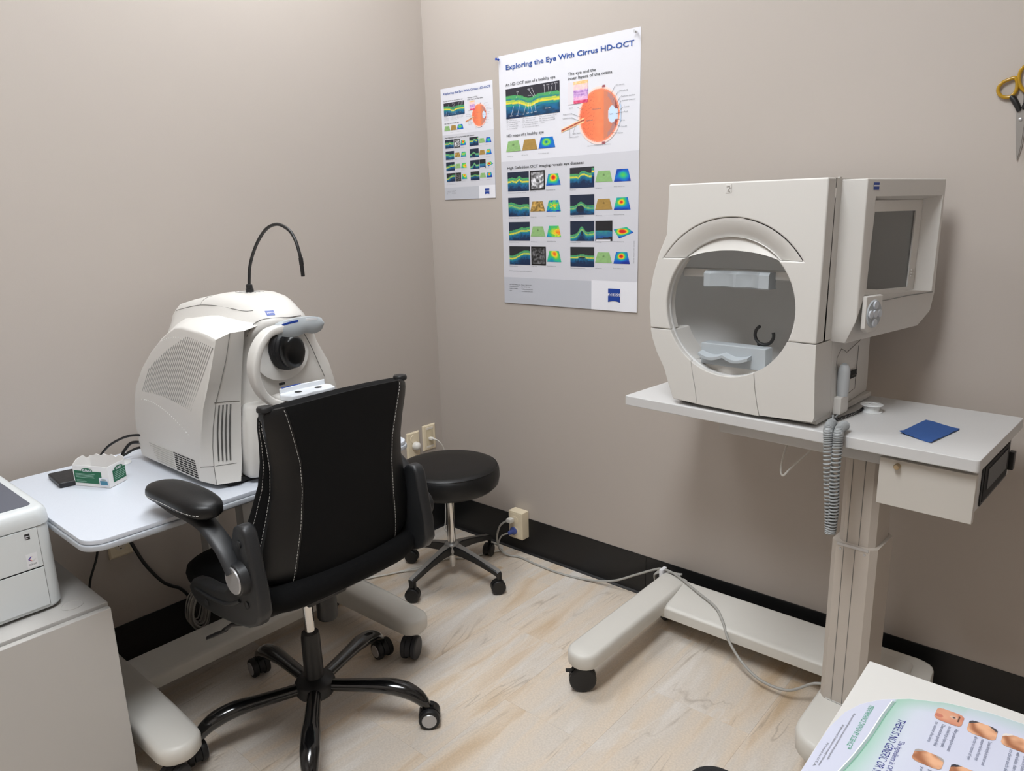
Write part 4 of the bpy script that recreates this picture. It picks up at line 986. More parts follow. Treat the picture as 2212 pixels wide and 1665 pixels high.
# front lower block, neck for the chin rest
MB().loft([[(.52, YC-.145, .734), (.628, YC-.145, .734), (.650, YC-.10, .734), (.650, YC+.10, .734), (.628, YC+.145, .734), (.52, YC+.145, .734)],
           [(.52, YC-.142, .80), (.632, YC-.142, .80), (.660, YC-.10, .80), (.660, YC+.10, .80), (.632, YC+.142, .80), (.52, YC+.142, .80)],
           [(.52, YC-.135, .88), (.630, YC-.135, .88), (.662, YC-.095, .88), (.662, YC+.095, .88), (.630, YC+.135, .88), (.52, YC+.135, .88)],
           [(.52, YC-.125, .922), (.612, YC-.125, .922), (.648, YC-.09, .928), (.648, YC+.09, .928), (.612, YC+.125, .922), (.52, YC+.125, .922)]], bev=.012, seg=3).build('front_block', M_oct, oc, 50, world=True)
MB().loft([[(.60, YC-.06, .905), (.70, YC-.055, .905), (.70, YC+.055, .905), (.60, YC+.06, .905)], [(.61, YC-.065, .935), (.725, YC-.068, .930), (.725, YC+.068, .930), (.61, YC+.065, .935)], [(.64, YC-.060, .945), (.728, YC-.064, .942), (.728, YC+.064, .942), (.64, YC+.060, .945)]], bev=.006, seg=3).build('chin_arm', M_oct, oc, 50, world=True)
# shallow front dish with brow seam
def dish(t_, v):
    a = 2*math.pi*t_; rr = v
    y_ = YC+.080*rr*math.cos(a)*(1-.10*max(0, math.sin(a))); z_ = 1.036+.070*rr*math.sin(a)
    return (.5975-.008*(1-rr**2.5)+.0*rr, y_, z_)
MB().grid(dish, 48, 8).build('front_dish', M_oct, oc, 60, world=True)
MB().tube(spline([(.5965, -1.215, 1.0956), (.6013, -1.2077, 1.1121), (.6075, -1.1985, 1.1270), (.6157, -1.1841, 1.1356), (.6262, -1.1679, 1.1387), (.6375, -1.1412, 1.1386), (.6430, -1.1150, 1.1370), (.638, -1.08, 1.137)], 6), .0010, 5).build('brow_seam', M_groove, oc, 60, world=True)
MB().tube(spline([(.603, -1.052, 1.081), (.5935, -1.028, 1.0425), (.5895, -1.009, .9985), (.589, -.990, .950)], 6), .0011, 5).build('front_seam', M_groove, oc, 60, world=True)
# head ring: C shaped band from forehead rest down to chin rest
rp = spline([(.690, YC-.050, 1.120), (.686, YC-.088, 1.112), (.684, YC-.116, 1.085), (.683, YC-.1325, 1.045), (.683, YC-.1335, 1.005), (.684, YC-.120, .965), (.688, YC-.092, .936), (.696, YC-.05, .922)], 8)
rings = []
for i in range(len(rp)):
    d = (rp[min(i+1, len(rp)-1)]-rp[max(i-1, 0)]).normalized(); xx = Vector((1, 0, 0)); xx = (xx-d*xx.dot(d)).normalized(); nn = d.cross(xx)
    ring = []
    t_ = i/(len(rp)-1); hd_ = .011+.009*math.sin(math.pi*min(1, t_*1.15+.1)); hn = .0105
    for k in range(20):
        a = 2*math.pi*k/20; ca, sa = math.cos(a), math.sin(a)
        ring.append(rp[i]+xx*hd_*math.copysign(abs(ca)**.5, ca)+nn*hn*math.copysign(abs(sa)**.5, sa))
    rings.append(ring)
MB().loft(rings).build('head_ring', M_oct, oc, 50, world=True)
# forehead rest: two lobed curved pad
def lobe(s_):
    top = .0205+.002*math.cos(s_*math.pi*1.0); bot = -.0235+.0055*gauss(s_, 0.08, .22)
    e = .25+.75*max(0, 1-abs(s_)**4.5)**.5
    return 1.119+top*e, 1.119+bot*e
def fore(t_, v):
    s_ = -1+2*t_; a_, b_ = lobe(s_)
    return (.706-.012*s_*s_+.010*gauss(s_, 0, .3)*0+.006*math.sin(math.pi*v), YC+.068*s_, b_+(a_-b_)*v)
fh = MB().solid(fore, lambda t_, v: (fore(t_, v)[0]-.014, fore(t_, v)[1], fore(t_, v)[2]), 36, 8).build('forehead_rest', M_bluegrey, oc, 60, world=True)
def strip(s0, s1, m):
    def f(t_, v):
        s_ = s0+(s1-s0)*t_; a_, b_ = lobe(s_)
        return (.706-.012*s_*s_+.0040, YC+.068*s_, a_-.009+.0052*v)
    return MB().solid(f, lambda t_, v: (f(t_, v)[0]-.002, f(t_, v)[1], f(t_, v)[2]), 10, 1).build('forehead_marker', m, fh, 60, world=True)
strip(-.82, -.22, M_blue); strip(.12, .66, mat('marker_white', rgb(235, 237, 240), .35))
# lens: rounded black triangular head on a bellows
def tri(x_, k, dy=0, n=30, zc=1.047):
    pts = []
    for i in range(n):
        a = 2*math.pi*i/n
        rr = 1/(max(.001, abs(math.cos(a))**2.6+abs(math.sin(a))**2.6))**(1/2.6)
        y_ = .032*rr*math.cos(a); z_ = .043*rr*math.sin(a)
        y_ *= 1-.22*max(0, -z_/.043)-.05*max(0, z_/.043)
        pts.append((x_, YC+dy+y_*k, zc+z_*k))
    return pts
MB().loft([tri(.588, 1.14), tri(.598, 1.20), tri(.602, 1.12), tri(.607, 1.20), tri(.611, 1.12), tri(.616, 1.20), tri(.620, 1.12), tri(.625, 1.18), tri(.630, 1.10), tri(.634, .95)]).build('lens_bellows', M_blackrub, oc, 40, world=True)
MB().loft([tri(.632, .98), tri(.648, 1.0), tri(.658, .95), tri(.664, .84), tri(.666, .6), tri(.667, .3)]).build('lens_cap', mat('lens_black', rgb(16, 16, 17), .3), oc, 50, world=True)
MB().box(.602, .606, YC-.022, YC-.006, .956, .962).build('front_slot', M_gap, oc, 0, world=True)
# chin rest tray with two dark cups
cr_ = MB().prism([(.680, YC-.070), (.694, YC-.075), (.728, YC-.066), (.733, YC-.025), (.724, YC), (.733, YC+.025), (.728, YC+.066), (.694, YC+.075), (.680, YC+.070), (.674, YC)], 'z', .938, .954, bev=.004, seg=3).build('chin_rest', mat('tray_white', rgb(224, 228, 233), .3), oc, 45, world=True)
MB().prism([(.676, YC-.068), (.682, YC-.066), (.678, YC), (.682, YC+.066), (.676, YC+.068), (.670, YC)], 'z', .95, .966, bev=.002).build('chin_lip', mat('tray_white', rgb(224, 228, 233), .3), cr_, 45, world=True)
for s_ in (-1, 1): MB().lathe([(.0095, .9541), (.0095, .9546), (.0001, .9546)], (.703, YC+.030*s_, 0), 'z', 20).build('chin_cup', M_gap, cr_, 40, world=True)
MB().tube([(.680, YC-.062, .9668), (.677, YC-.03, .9668), (.6755, YC-.004, .9668)], .0016, 5).build('chin_marker', M_blue, cr_, 60, world=True)
# logo on the brow, gooseneck lamp
lq = [(.6057, -1.1637, 1.1555), (.6148, -1.1441, 1.1555), (.6273, -1.1481, 1.1451), (.6200, -1.1661, 1.1440)]
ln = Vector((.55, -.27, .79)).normalized()
lq = [tuple(Vector(p)+ln*.0012) for p in lq]
lo_ = MB().loft([lq, [tuple(Vector(p)-ln*.003) for p in lq]]).build('maker_logo', M_blue, oc, 0, world=True)
def lp(a, c): q = [Vector(p) for p in lq]; p = (q[0]*(1-a)+q[1]*a)*(1-c)+(q[3]*(1-a)+q[2]*a)*c+ln*.0004; return tuple(p)
_o = root_of(oc).inverted() @ (Vector(lp(.08, .60))+ln*.0004)
text_part('logo_lettering', 'ZEISS', .0060, M_pwhite, lo_, tuple(_o), Vector(lp(1, .6))-Vector(lp(0, .6)), Vector(lp(.5, 0))-Vector(lp(.5, 1)), 1, 0, .017)
for y_ in (-1.31, -.93):
    for x_ in (.22, .55): MB().cyl((x_, y_, .7205), (x_, y_, .737), .016, n=16).build('rubber_foot', M_blackrub, oc, 40, world=True)
MB().box(.20, .60, YC-.19, YC+.19, .7245, .735).build('base_plate', M_gap, oc, 0, world=True)
gn = thing('gooseneck_lamp', 'thin black gooseneck lamp arching over the white retina scanner', 'lamp', (.466, YC, 1.179))
MB().lathe([(.011, .0), (.011, .010), (.0095, .0105), (.0105, .012), (.0105, .024), (.0085, .0245), (.0085, .034), (.0055, .036)], (0, 0, 0), 'z', 18, cap0=True).build('socket', M_black, gn)
gp = spline([(.466, YC, 1.21), (.470, YC, 1.230), (.480, YC, 1.262), (.503, YC, 1.297), (.540, YC, 1.334), (.585, YC, 1.362), (.635, YC, 1.371), (.680, YC, 1.358), (.704, YC, 1.336), (.718, YC, 1.305), (.7235, YC, 1.282)], 8)
MB().tube(gp, .0042, 10).build('neck', M_black, gn, 60, world=True)
MB().cyl((.7225, YC, 1.290), (.7240, YC, 1.272), .0055, n=12).cyl((.7240, YC, 1.272), (.7255, YC, 1.244), .0048, n=12, bev=.0012).build('lamp_tip', M_black, gn, 40, world=True)

# ------------------------------------------------------------------ small things on the left table
bx = thing('bandage_carton', 'torn open white and green bandage carton on the speckled table', 'box', (.30, -1.515, .7200))
P0, P1, P2 = Vector((.252, -1.551, 0)), Vector((.354, -1.503, 0)), Vector((.320, -1.448, 0)); P3 = P0+P2-P1
M_card = mat('white_card', rgb(232, 230, 228), .6); M_green = mat('carton_green', rgb(20, 98, 66), .5)
def wall(a, b_, h, name, seed, jag):
    d = (b_-a); nrm = Vector((d.y, -d.x, 0)).normalized()*.0012
    n = 14
    def hh(t_): return h+jag*(vn(t_*9, seed, 3)-.5)+jag*.7*math.sin(math.pi*t_)
    f = lambda t_, v: tuple(a+d*t_+Vector((0, 0, .7205+(hh(t_)-.0)*v)))
    return MB().solid(f, lambda t_, v: tuple(Vector(f(t_, v))-nrm), n, 2).build(name, M_card, bx, 30, world=True)
fr_ = wall(P0, P1, .056, 'front_wall', 1, .001); sd_ = wall(P1, P2, .057, 'side_wall', 2, .001); wall(P2, P3, .060, 'back_wall', 3, .012); wall(P3, P0, .057, 'end_wall', 4, .010)
MB().loft([[tuple(p+Vector((0, 0, .7205))) for p in (P0, P1, P2, P3)], [tuple(p+Vector((0, 0, .7215))) for p in (P0, P1, P2, P3)]]).build('bottom', M_card, bx, 0, world=True)
def onw(a, b_, t_, z, k=.0006):
    d = b_-a; nrm = Vector((d.y, -d.x, 0)).normalized(); return tuple(a+d*t_+nrm*k+Vector((0, 0, .7205+z)))
def wquad(name, a, b_, t0, t1, z0, z1, m, k, parent, **kw): 
    b = MB(); b.grid(lambda u_, v_: onw(a, b_, t0+(t1-t0)*u_, z0+(z1-z0)*v_, k), 1, 1); return b.build(name, m, parent, 0, world=True)
wquad('green_panel', P0, P1, .03, .80, .009, .042, M_green, .0006, fr_)
wquad('green_panel', P1, P2, .24, .98, .011, .042, M_green, .0006, sd_)
inv = root_of(bx).inverted()
def wtext(s_, size, m, a, b_, t_, z, parent, width, k=.0012, bold=0):
    d = (b_-a).normalized(); p = inv @ Vector(onw(a, b_, t_, z, k)); return text_part('lettering', s_, size, m, parent, tuple(p), d, (0, 0, 1), 1, bold, width)
def badge(a, b_, tc_, zc, rt__, rz, m, k, parent): 
    pts = [tuple(inv @ Vector(onw(a, b_, tc_+rt__*math.cos(2*math.pi*i/24), zc+rz*math.sin(2*math.pi*i/24)*(1 if math.sin(2*math.pi*i/24) > 0 else 1.3), k))) for i in range(24)]
    return flat_poly('brand_badge', pts, m, parent)
badge(P0, P1, .405, .044, .155, .006, M_green, .0009, fr_); badge(P1, P2, .60, .0445, .25, .006, M_green, .0009, sd_)
wtext('CURAD', .0085, M_pwhite, P0, P1, .28, .0412, fr_, .028, .0014, .0003); wtext('CURAD', .0085, M_pwhite, P1, P2, .42, .0415, sd_, .022, .0014, .0003)
for k in range(4): wquad('print_line', P0, P1, .07, [.62, .60, .58, .60][k], .0335-.0032*k, .0347-.0032*k, mat('print_mint', rgb(150, 190, 172), .5), .0010, fr_)
for k in range(2): wquad('print_line', P0, P1, .08, [.32, .36][k], .0165-.0036*k, .0176-.0036*k, mat('print_mint', rgb(150, 190, 172), .5), .0010, fr_)
for k in range(5): wquad('print_line', P1, P2, .32, [.95, .9, .93, .9, .85][k], .035-.0045*k, .0364-.0045*k, mat('print_mint', rgb(150, 190, 172), .5), .0010, sd_)
wquad('blue_inset', P0, P1, .72, .98, .004, .027, M_pwhite, .0009, fr_); wquad('blue_inset', P0, P1, .745, .955, .008, .019, mat('inset_teal', rgb(70, 130, 155), .5), .0012, fr_)
badge(P0, P1, .85, .0225, .08, .0022, mat('badge_grey', rgb(150, 165, 165), .5), .0012, fr_)
MB().box(-.012, .03, -.01, .012, .004, .040, bev=.002, xf=Matrix.Rotation(R(25), 4, 'Z')).build('inner_packets', mat('packet_white', rgb(226, 226, 228), .5), bx)
hd = thing('hard_drive', 'flat black portable drive lying behind the bandage carton', 'drive', (.195, -1.535, .720), R(0))
Q0, Q1, Q3_ = Vector((.247, -1.586, 0)), Vector((.134, -1.577, 0)), Vector((.262, -1.512, 0)); Q2_ = Q1+Q3_-Q0
MB().loft([[tuple(p+Vector((0, 0, .7203))) for p in (Q0, Q1, Q2_, Q3_)], [tuple(p+Vector((0, 0, .735))) for p in (Q0, Q1, Q2_, Q3_)]], bev=.004, seg=3).build('case', mat('drive_black', rgb(30, 30, 32), .45, bump=(90, .5)), hd, 45, world=True)
MB().loft([[tuple(Q0.lerp(Q3_, .80)+(Q1-Q0)*a+Vector((0, 0, .7352))) for a in (.25, .45)][::1]+[tuple(Q0.lerp(Q3_, .83)+(Q1-Q0)*a+Vector((0, 0, .7352))) for a in (.45, .25)], [tuple(Q0.lerp(Q3_, .80)+(Q1-Q0)*a+Vector((0, 0, .7355))) for a in (.25, .45)]+[tuple(Q0.lerp(Q3_, .83)+(Q1-Q0)*a+Vector((0, 0, .7355))) for a in (.45, .25)]]).build('brand_mark', M_silver, hd, 0, world=True)
c1 = thing('scanner_cables', 'black cables curling behind the white retina scanner onto the table', 'cable', (.12, -1.37, .72))
MB().tube(spline([(.245, -1.335, .80), (.17, -1.37, .795), (.11, -1.405, .765), (.085, -1.43, .730), (.075, -1.44, .7245)], 8), .0035, 7).build('cable', M_bcable, c1, 60, world=True)
MB().tube(spline([(.235, -1.335, .775), (.165, -1.362, .772), (.145, -1.38, .750), (.14, -1.395, .726), (.15, -1.42, .7245)], 8), .0045, 7).build('cable', M_bcable, c1, 60, world=True)
MB().tube(spline([(.24, -1.335, .760), (.18, -1.355, .757), (.155, -1.39, .738), (.145, -1.43, .7255), (.12, -1.46, .7245)], 8), .0035, 7).build('cable', M_bcable, c1, 60, world=True)
tag(MB().lathe([(.030, .7203), (.030, .7235), (.027, .725), (.0001, .725)], (.165, -1.405, 0), 'z', 28).build('grommet', M_white2, None, 40), 'white round cable grommet in the table top behind the scanner', 'grommet')

# ------------------------------------------------------------------ left wall outlets and cables
def plate(name, label, y0, y1, z0, z1):
    t = thing(name, label, 'wall plate', (0, (y0+y1)/2, z0)); hy = (y1-y0)/2
    MB().loft([[(0, -hy, 0), (0, hy, 0), (0, hy, z1-z0), (0, -hy, z1-z0)], [(.004, -hy, 0), (.004, hy, 0), (.004, hy, z1-z0), (.004, -hy, z1-z0)], [(.007, -hy+.005, .005), (.007, hy-.005, .005), (.007, hy-.005, z1-z0-.005), (.007, -hy+.005, z1-z0-.005)]]).build('plate', M_cream, t, 20)
    return t
t = plate('data_plate', 'cream data wall plate with a white network cable near the corner', -.119, -.046, .378, .492)
MB().box(.0072, .0085, -.020, .020, .022, .092, bev=.0005).build('insert', mat('plate_insert', rgb(214, 200, 170), .4), t)
for z_ in (.012, .094): MB().box(.0072, .009, -.020, .020, z_, z_+.009).build('label_strip', mat('strip_white', rgb(226, 218, 206), .4), t)
tag(MB().box(.0085, .030, -.093, -.076, .425, .438, bev=.003).tube(spline([(.028, -.084, .432), (.045, -.076, .428), (.055, -.062, .410), (.055, -.045, .375), (.045, -.03, .30), (.035, -.03, .2), (.03, -.03, .10), (.035, -.04, .03), (.05, -.06, .006), (.09, -.08, .0045), (.16, -.13, .0045), (.21, -.24, .0045), (.25, -.30, .0045)], 8), .0027, 7).build('network_cable', M_wcable, None, 60), 'white network cable dropping from the cream data plate to the floor', 'cable')
t = plate('outlet_plate', 'cream outlet plate with a round white plug half hidden by the chair', -.212, -.140, .365, .480)
MB().lathe([(.018, 0), (.018, .002), (.0001, .002)], (.007, 0, .085), 'x', 20).build('socket', M_cream, t)
tag(MB().lathe([(.016, .0095), (.019, .014), (.0185, .026), (.014, .034), (.008, .038), (.0001, .038)], (0, -.172, .420), 'x', 22, cap0=True).build('round_plug', M_wcable, None, 40), 'round white plug in the cream outlet plate behind the chair', 'plug')
t = plate('low_outlet', 'cream duplex outlet plate on the left wall below the speckled table', -1.420, -1.350, .378, .492)
for z_ in (.037, .078):
    s_ = MB().lathe([(.0165, 0), (.0165, .002), (.0001, .002)], (.007, 0, z_), 'x', 24).build('socket', mat('socket_ivory', rgb(226, 216, 196), .4), t)
    MB().box(.0091, .0096, -.0075, -.0055, z_-.002, z_+.008).box(.0091, .0096, .0050, .0070, z_-.001, z_+.007).box(.0091, .0096, -.002, .002, z_-.011, z_-.007).build('socket_slots', M_gap, s_, 0)
tag(MB().tube(spline([(.03, -1.475, .672), (.03, -1.462, .55), (.028, -1.456, .434), (.025, -1.489, .342), (.022, -1.50, .26), (.022, -1.49, .17), (.03, -1.47, .06), (.05, -1.45, .004)], 8), .0035, 7).build('thin_black_cable', M_bcable, None, 60), 'thin black cable hanging straight down behind the speckled table', 'cable')
tag(MB().tube(spline([(.04, -1.43, .672), (.03, -1.395, .52), (.025, -1.363, .430), (.025, -1.331, .339), (.025, -1.29, .263), (.026, -1.262, .232), (.026, -1.237, .213), (.028, -1.217, .185), (.032, -1.205, .15), (.045, -1.20, .08), (.06, -1.20, .004)], 8), .0055, 8).build('thick_black_cable', M_bcable, None, 60), 'thick black cable swagging down the left wall to the floor', 'cable')
tag(MB().tube(spline([(.10, -.62, .0045), (.18, -.50, .0045), (.24, -.36, .006), (.27, -.26, .0045), (.33, -.20, .0045), (.37, -.11, .0045), (.40, -.06, .0045)], 8), .0038, 7).tube(spline([(.13, -.60, .0045), (.20, -.46, .0045), (.25, -.40, .012), (.24, -.30, .0045), (.20, -.22, .0045)], 8), .0032, 7).build('floor_cables', M_wcable, None, 60), 'white cables lying on the floor behind the stool', 'cable')

# ------------------------------------------------------------------ office chair
CXc, CYc = .684, -1.173
ch = thing('office_chair', 'black leather and mesh office chair with its back turned, at the scanner table', 'chair', (CXc, CYc, 0))
hk = [(0, .170), (.02, .196), (.05, .212), (.12, .222), (.25, .216), (.40, .200), (.55, .186), (.68, .184), (.80, .190), (.90, .198), (.97, .200), (1, .190)]
mk = [(0, .150), (.15, .143), (.35, .131), (.55, .125), (.70, .128), (.85, .142), (1, .158)]
def kn(tab, h):
    for (a, b), (c, d) in zip(tab, tab[1:]):
        if h <= c: t_ = (h-a)/(c-a); t_ = t_; return b+(d-b)*t_
    return tab[-1][1]
def bz(s_, h): return .548+.436*h+.014*(1-s_*s_)*h**4-.010*(1-s_*s_)*(1-h)**6
def bxr(s_, h): return .918+.042*h-.028*s_*s_-.016*abs(s_)**7-.016*(1-h)**3
def bp(s_, h, d=0): return (bxr(s_, h)+d, CYc+kn(hk, h)*s_, bz(s_, h))
# padded core
rings = []
for i in range(21):
    h = .005+.990*i/20; hw = kn(hk, h)-.004; ring = []
    for k in range(36):
        a = 2*math.pi*k/36; ca, sa = math.cos(a), math.sin(a)
        s_ = math.copysign(abs(sa)**(2/4.5), sa); q = math.copysign(abs(ca)**(2/3.2), ca)
        th = .022+(.030+.034*abs(s_)**3)*(1-h)**.8
        ring.append((bxr(s_*.96, h)-.006-th*(1-q), CYc+hw*s_, bz(s_*.95, h)))
    rings.append(ring)
MB().loft(rings).build('backrest', M_fabric, ch, 60, world=True)
def bpanel(f0, f1, name, m, th=.006):
    def f(u_, v_):
        h = v_; s_ = f0(h)+(f1(h)-f0(h))*u_; return bp(s_, h, .0)
    return MB().solid(f, lambda u_, v_: (f(u_, v_)[0]-th, f(u_, v_)[1], f(u_, v_)[2]), 14, 40).build(name, m, ch, 50, world=True)
sm = lambda h: kn(mk, h)/kn(hk, h)
M_meshf = mat('open_mesh_weave', rgb(7, 7, 8), .85, bump=(1500, .8), spec=.25)
bpanel(lambda h: -sm(h), lambda h: sm(h), 'mesh_panel', M_meshf)
bpanel(lambda h: -1, lambda h: -sm(h)-.004, 'leather_panel', M_leather, .010)
bpanel(lambda h: sm(h)+.004, lambda h: 1, 'leather_panel', M_leather, .010)
def stitches(pts, name='stitching', dash=.0055, gap=.0028, r_=.00062, parent=None):
    P = [Vector(p) for p in pts]; b = MB(); acc = 0; on = True; cur = [P[0]]
    for a, c in zip(P, P[1:]):
        L_ = (c-a).length; pos = 0
        while pos < L_:
            lim = dash if on else gap; step = min(lim-acc, L_-pos); pos += step; acc += step; q = a.lerp(c, pos/L_)
            if on: cur.append(q)
            if acc >= lim-1e-9:
                if on and len(cur) > 1: b.tube([cur[0], cur[-1]], r_, 4)
                on = not on; acc = 0; cur = [q]
    return b.build(name, M_stitch, parent or ch, 0, world=True)
for sg in (-1, 1):
    stitches([bp(sg*(sm(h)+.028), h, .0008) for h in [.01+.985*i/60 for i in range(61)]])
stitches([(bxr(-.985, h)-.020-.060*(1-h)**.8, CYc-kn(hk, h)*1.0+.0022, bz(-.98, h)) for h in [.16+.78*i/40 for i in range(41)]], r_=.0006)
stitches([(bxr(-.985, h)-.014, CYc-kn(hk, h)*1.0-.0004, bz(-.98, h)) for h in [.10+.86*i/40 for i in range(41)]], r_=.0006)
MB().tube([bp(s_, .0, .0)[:2]+(bz(s_, 0)-.002,) for s_ in [-.9+1.8*i/30 for i in range(31)]], .004, 8).build('bottom_piping', M_leather, ch, 60, world=True)
for sg in (-1, 1):
    kx, ky, kz = bp(sg*.97, .97)
    kb = MB(); kb.lathe([(.0001, .0), (.014, 0), (.0175, .003), (.0175, .009), (.015, .013), (.007, .0145), (.0001, .0145)], (kx-.014, ky-sg*.004, kz+.008), 'z', 20)
    kb.box(kx-.03, kx-.006, ky-sg*.004-.009, ky-sg*.004+.009, kz-.012, kz+.010, bev=.004)
    kb.build('top_hook', M_black, ch, 45, world=True)
# seat
def se(cx_, hx, hy, z, e=4.5, n=48, nose=0):
    pts = []
    for k in range(n):
        a = 2*math.pi*k/n; ca, sa = math.cos(a), math.sin(a)
        pts.append((cx_+hx*math.copysign(abs(ca)**(2/e), ca), CYc+hy*math.copysign(abs(sa)**(2/e), sa), z-nose*max(0, -ca)**3+.095*(cx_+hx*math.copysign(abs(ca)**(2/e), ca)-.45)))
    return pts
MB().loft([se(.69, .20, .215, .452), se(.69, .228, .240, .457), se(.689, .240, .250, .470, nose=-.006), se(.688, .245, .252, .487, nose=-.004), se(.69, .240, .250, .504), se(.69, .228, .240, .514), se(.69, .205, .216, .5185, nose=.004), se(.69, .12, .13, .512)]).build('seat', M_fabric, ch, 60, world=True)
MB().loft([se(.70, .19, .205, .440), se(.70, .205, .22, .4515)]).build('seat_pan', M_black, ch, 60, world=True)
stitches([(.69-.238*math.cos(a)**.5-.004, CYc-.2515*math.sin(a)**.5, .492+.010*math.sin(a)) for a in [R(30+i*1.8) for i in range(28)]])
stitches([(.69-.246*math.cos(a)**.5, CYc-.2525*math.sin(a)**.5, .472+.010*math.sin(a)) for a in [R(25+i*2.2) for i in range(28)]])
# arms
def arm(sg):
    sh = 0 if sg < 0 else -.040
    ps_ = 0 if sg < 0 else -.030
    Y = lambda d: CYc+sg*(d+sh)
    prof = [(.615, .512), (.628, .492), (.66, .474), (.74, .474), (.83, .484), (.895, .500), (.935, .520), (.955, .548), (.952, .60), (.938, .67), (.928, .728), (.918, .744), (.898, .748), (.876, .738), (.862, .705), (.860, .65), (.845, .596), (.80, .560), (.74, .548), (.68, .545), (.64, .537)]
    br_ = MB().prism(prof, 'y', Y(.246), Y(.280), bev=.009, seg=3).build('arm_bracket', M_armgrey, ch, 60, world=True)
    MB().tube(spline([(.66, Y(.280), .520), (.74, Y(.281), .522), (.82, Y(.281), .535), (.875, Y(.280), .563)], 6), .005, 8).build('bracket_ridge', M_armgrey, br_, 60, world=True)
    for q in ((.71, .500), (.90, .705), (.905, .562)): MB().lathe([(.009, 0), (.009, sg*.002), (.006, sg*.003), (.0001, sg*.003)], (q[0], Y(.2802), q[1]), 'y', 16).build('bolt_cap', M_armgrey, br_, 40, world=True)
    hg = MB().cyl((.895, Y(.270), .626), (.895, Y(.300), .626), .040, .036, n=32, bev=.003).build('arm_hinge', M_armgrey, ch, 45, world=True)
    MB().cyl((.895, Y(.3002), .626), (.895, Y(.3030), .626), .0315, .030, n=32).build('hinge_cap', M_silver, hg, 40, world=True)
    pts = spline([(.890, Y(.286), .642), (.856, Y(.290), .686), (.805, Y(.294), .722), (.755, Y(.297), .738), (.69, Y(.300), .742), (.60, Y(.303), .748)], 8)
    MB().tube(pts, [.027, .024, .024, .028, .030, .024], 12, flat=.42, upv=(.6, 0, .8)).build('arm_link', M_armgrey, ch, 60, world=True)
    # pad
    rings = []
    for i in range(19):
        t_ = i/18; x_ = .832-.252*t_; e = max(.02, 1-abs(2*t_-1)**4.0)**.5
        zc = .764+.010*math.sin(math.pi*t_*.9)+.004*t_; yc = Y(.292+ps_+.020*t_)
        ring = []
        for k in range(20):
            a = 2*math.pi*k/20; ca, sa = math.cos(a), math.sin(a)
            ring.append((x_, yc+(.047-.004*t_)*e*math.copysign(abs(ca)**.75, ca), zc+(.023 if sa > 0 else .024)*(.35+.65*e)*math.copysign(abs(sa)**.8, sa)))
        rings.append(ring)
    pd = MB().loft(rings).build('arm_pad', M_leather, ch, 60, world=True)
    st = []
    for i in range(1, 18):
        t_ = i/18; e = max(.02, 1-abs(2*t_-1)**4.0)**.5
        st.append((.832-.252*t_, Y(.292+ps_+.020*t_+(.0475-.004*t_)*e), .7600+.010*math.sin(math.pi*t_*.9)+.004*t_))
    e0 = [(.832-.252*(1/18)+.013*math.sin(R(q)), CYc+sg*(.293+sh+ps_+.040*math.cos(R(q))), .7595) for q in range(180, 0, -20)]
    stitches(st, parent=pd)
for sg in (-1, 1): arm(sg)
# mechanism, gas lift, lever and knob
MB().box(.60, .79, CYc-.06, CYc+.06, .410, .452, bev=.006).build('tilt_mechanism', M_black, ch, 40, world=True)
lvv = MB().tube([(.735, CYc-.10, .405), (.745, CYc-.20, .418), (.725, CYc-.235, .425), (.70, CYc-.245, .405)], .005, 8).build('height_lever', M_black, ch, 60, world=True)
MB().loft([[(.712, CYc-.254, .412), (.712, CYc-.234, .412), (.700, CYc-.234, .398), (.700, CYc-.254, .398)], [(.675, CYc-.259, .392), (.675, CYc-.229, .392), (.663, CYc-.229, .376), (.663, CYc-.259, .376)], [(.628, CYc-.259, .366), (.628, CYc-.229, .366), (.622, CYc-.229, .352), (.622, CYc-.259, .352)]], bev=.003).build('lever_paddle', M_black, lvv, 40, world=True)
MB().lathe([(.012, .42), (.028, .41), (.029, .30), (.026, .294), (.0001, .294)], (.688, CYc+.058, 0), 'z', 22).build('tension_knob', M_black, ch, 40, world=True)
MB().lathe([(.0001, .420), (.0140, .420), (.0140, .26)], (CXc, CYc, 0), 'z', 22).build('gas_lift', M_chrome, ch, 40, world=True)
MB().lathe([(.0145, .275), (.023, .275), (.0255, .262), (.027, .13), (.027, .12)], (CXc, CYc, 0), 'z', 26).build('lift_sleeve', M_black, ch, 40, world=True)
MB().lathe([(.027, .140), (.035, .136), (.052, .128), (.056, .120), (.056, .098), (.050, .088), (.018, .085), (.018, .062), (.0001, .062)], (CXc, CYc, 0), 'z', 32).build('base_hub', M_black, ch, 40, world=True)
ax_ang = {0: -45, 1: -96, 2: -96, 3: -96, 4: -30}
for k in range(5):
    an = R(34.6+72*k); d = Vector((math.cos(an), math.sin(an), 0))
    P = [Vector((CXc, CYc, 0))+d*r_+Vector((0, 0, z_)) for r_, z_ in ((.035, .112), (.09, .113), (.16, .116), (.215, .116), (.262, .106), (.296, .086), (.314, .064), (.318, .056))]
    MB().tube(spline(P, 5), [.0185, .0195, .021, .0250, .0255, .0215, .0160, .0135], 14, flat=.82).build('leg', M_blackgl, ch, 60, world=True)
    c_ = Vector((CXc, CYc, 0))+d*.323
    caster(c_.x, c_.y, ax_ang[k], .0295, .054, ch, M_blackrub, cap=M_silver, zt=.066)

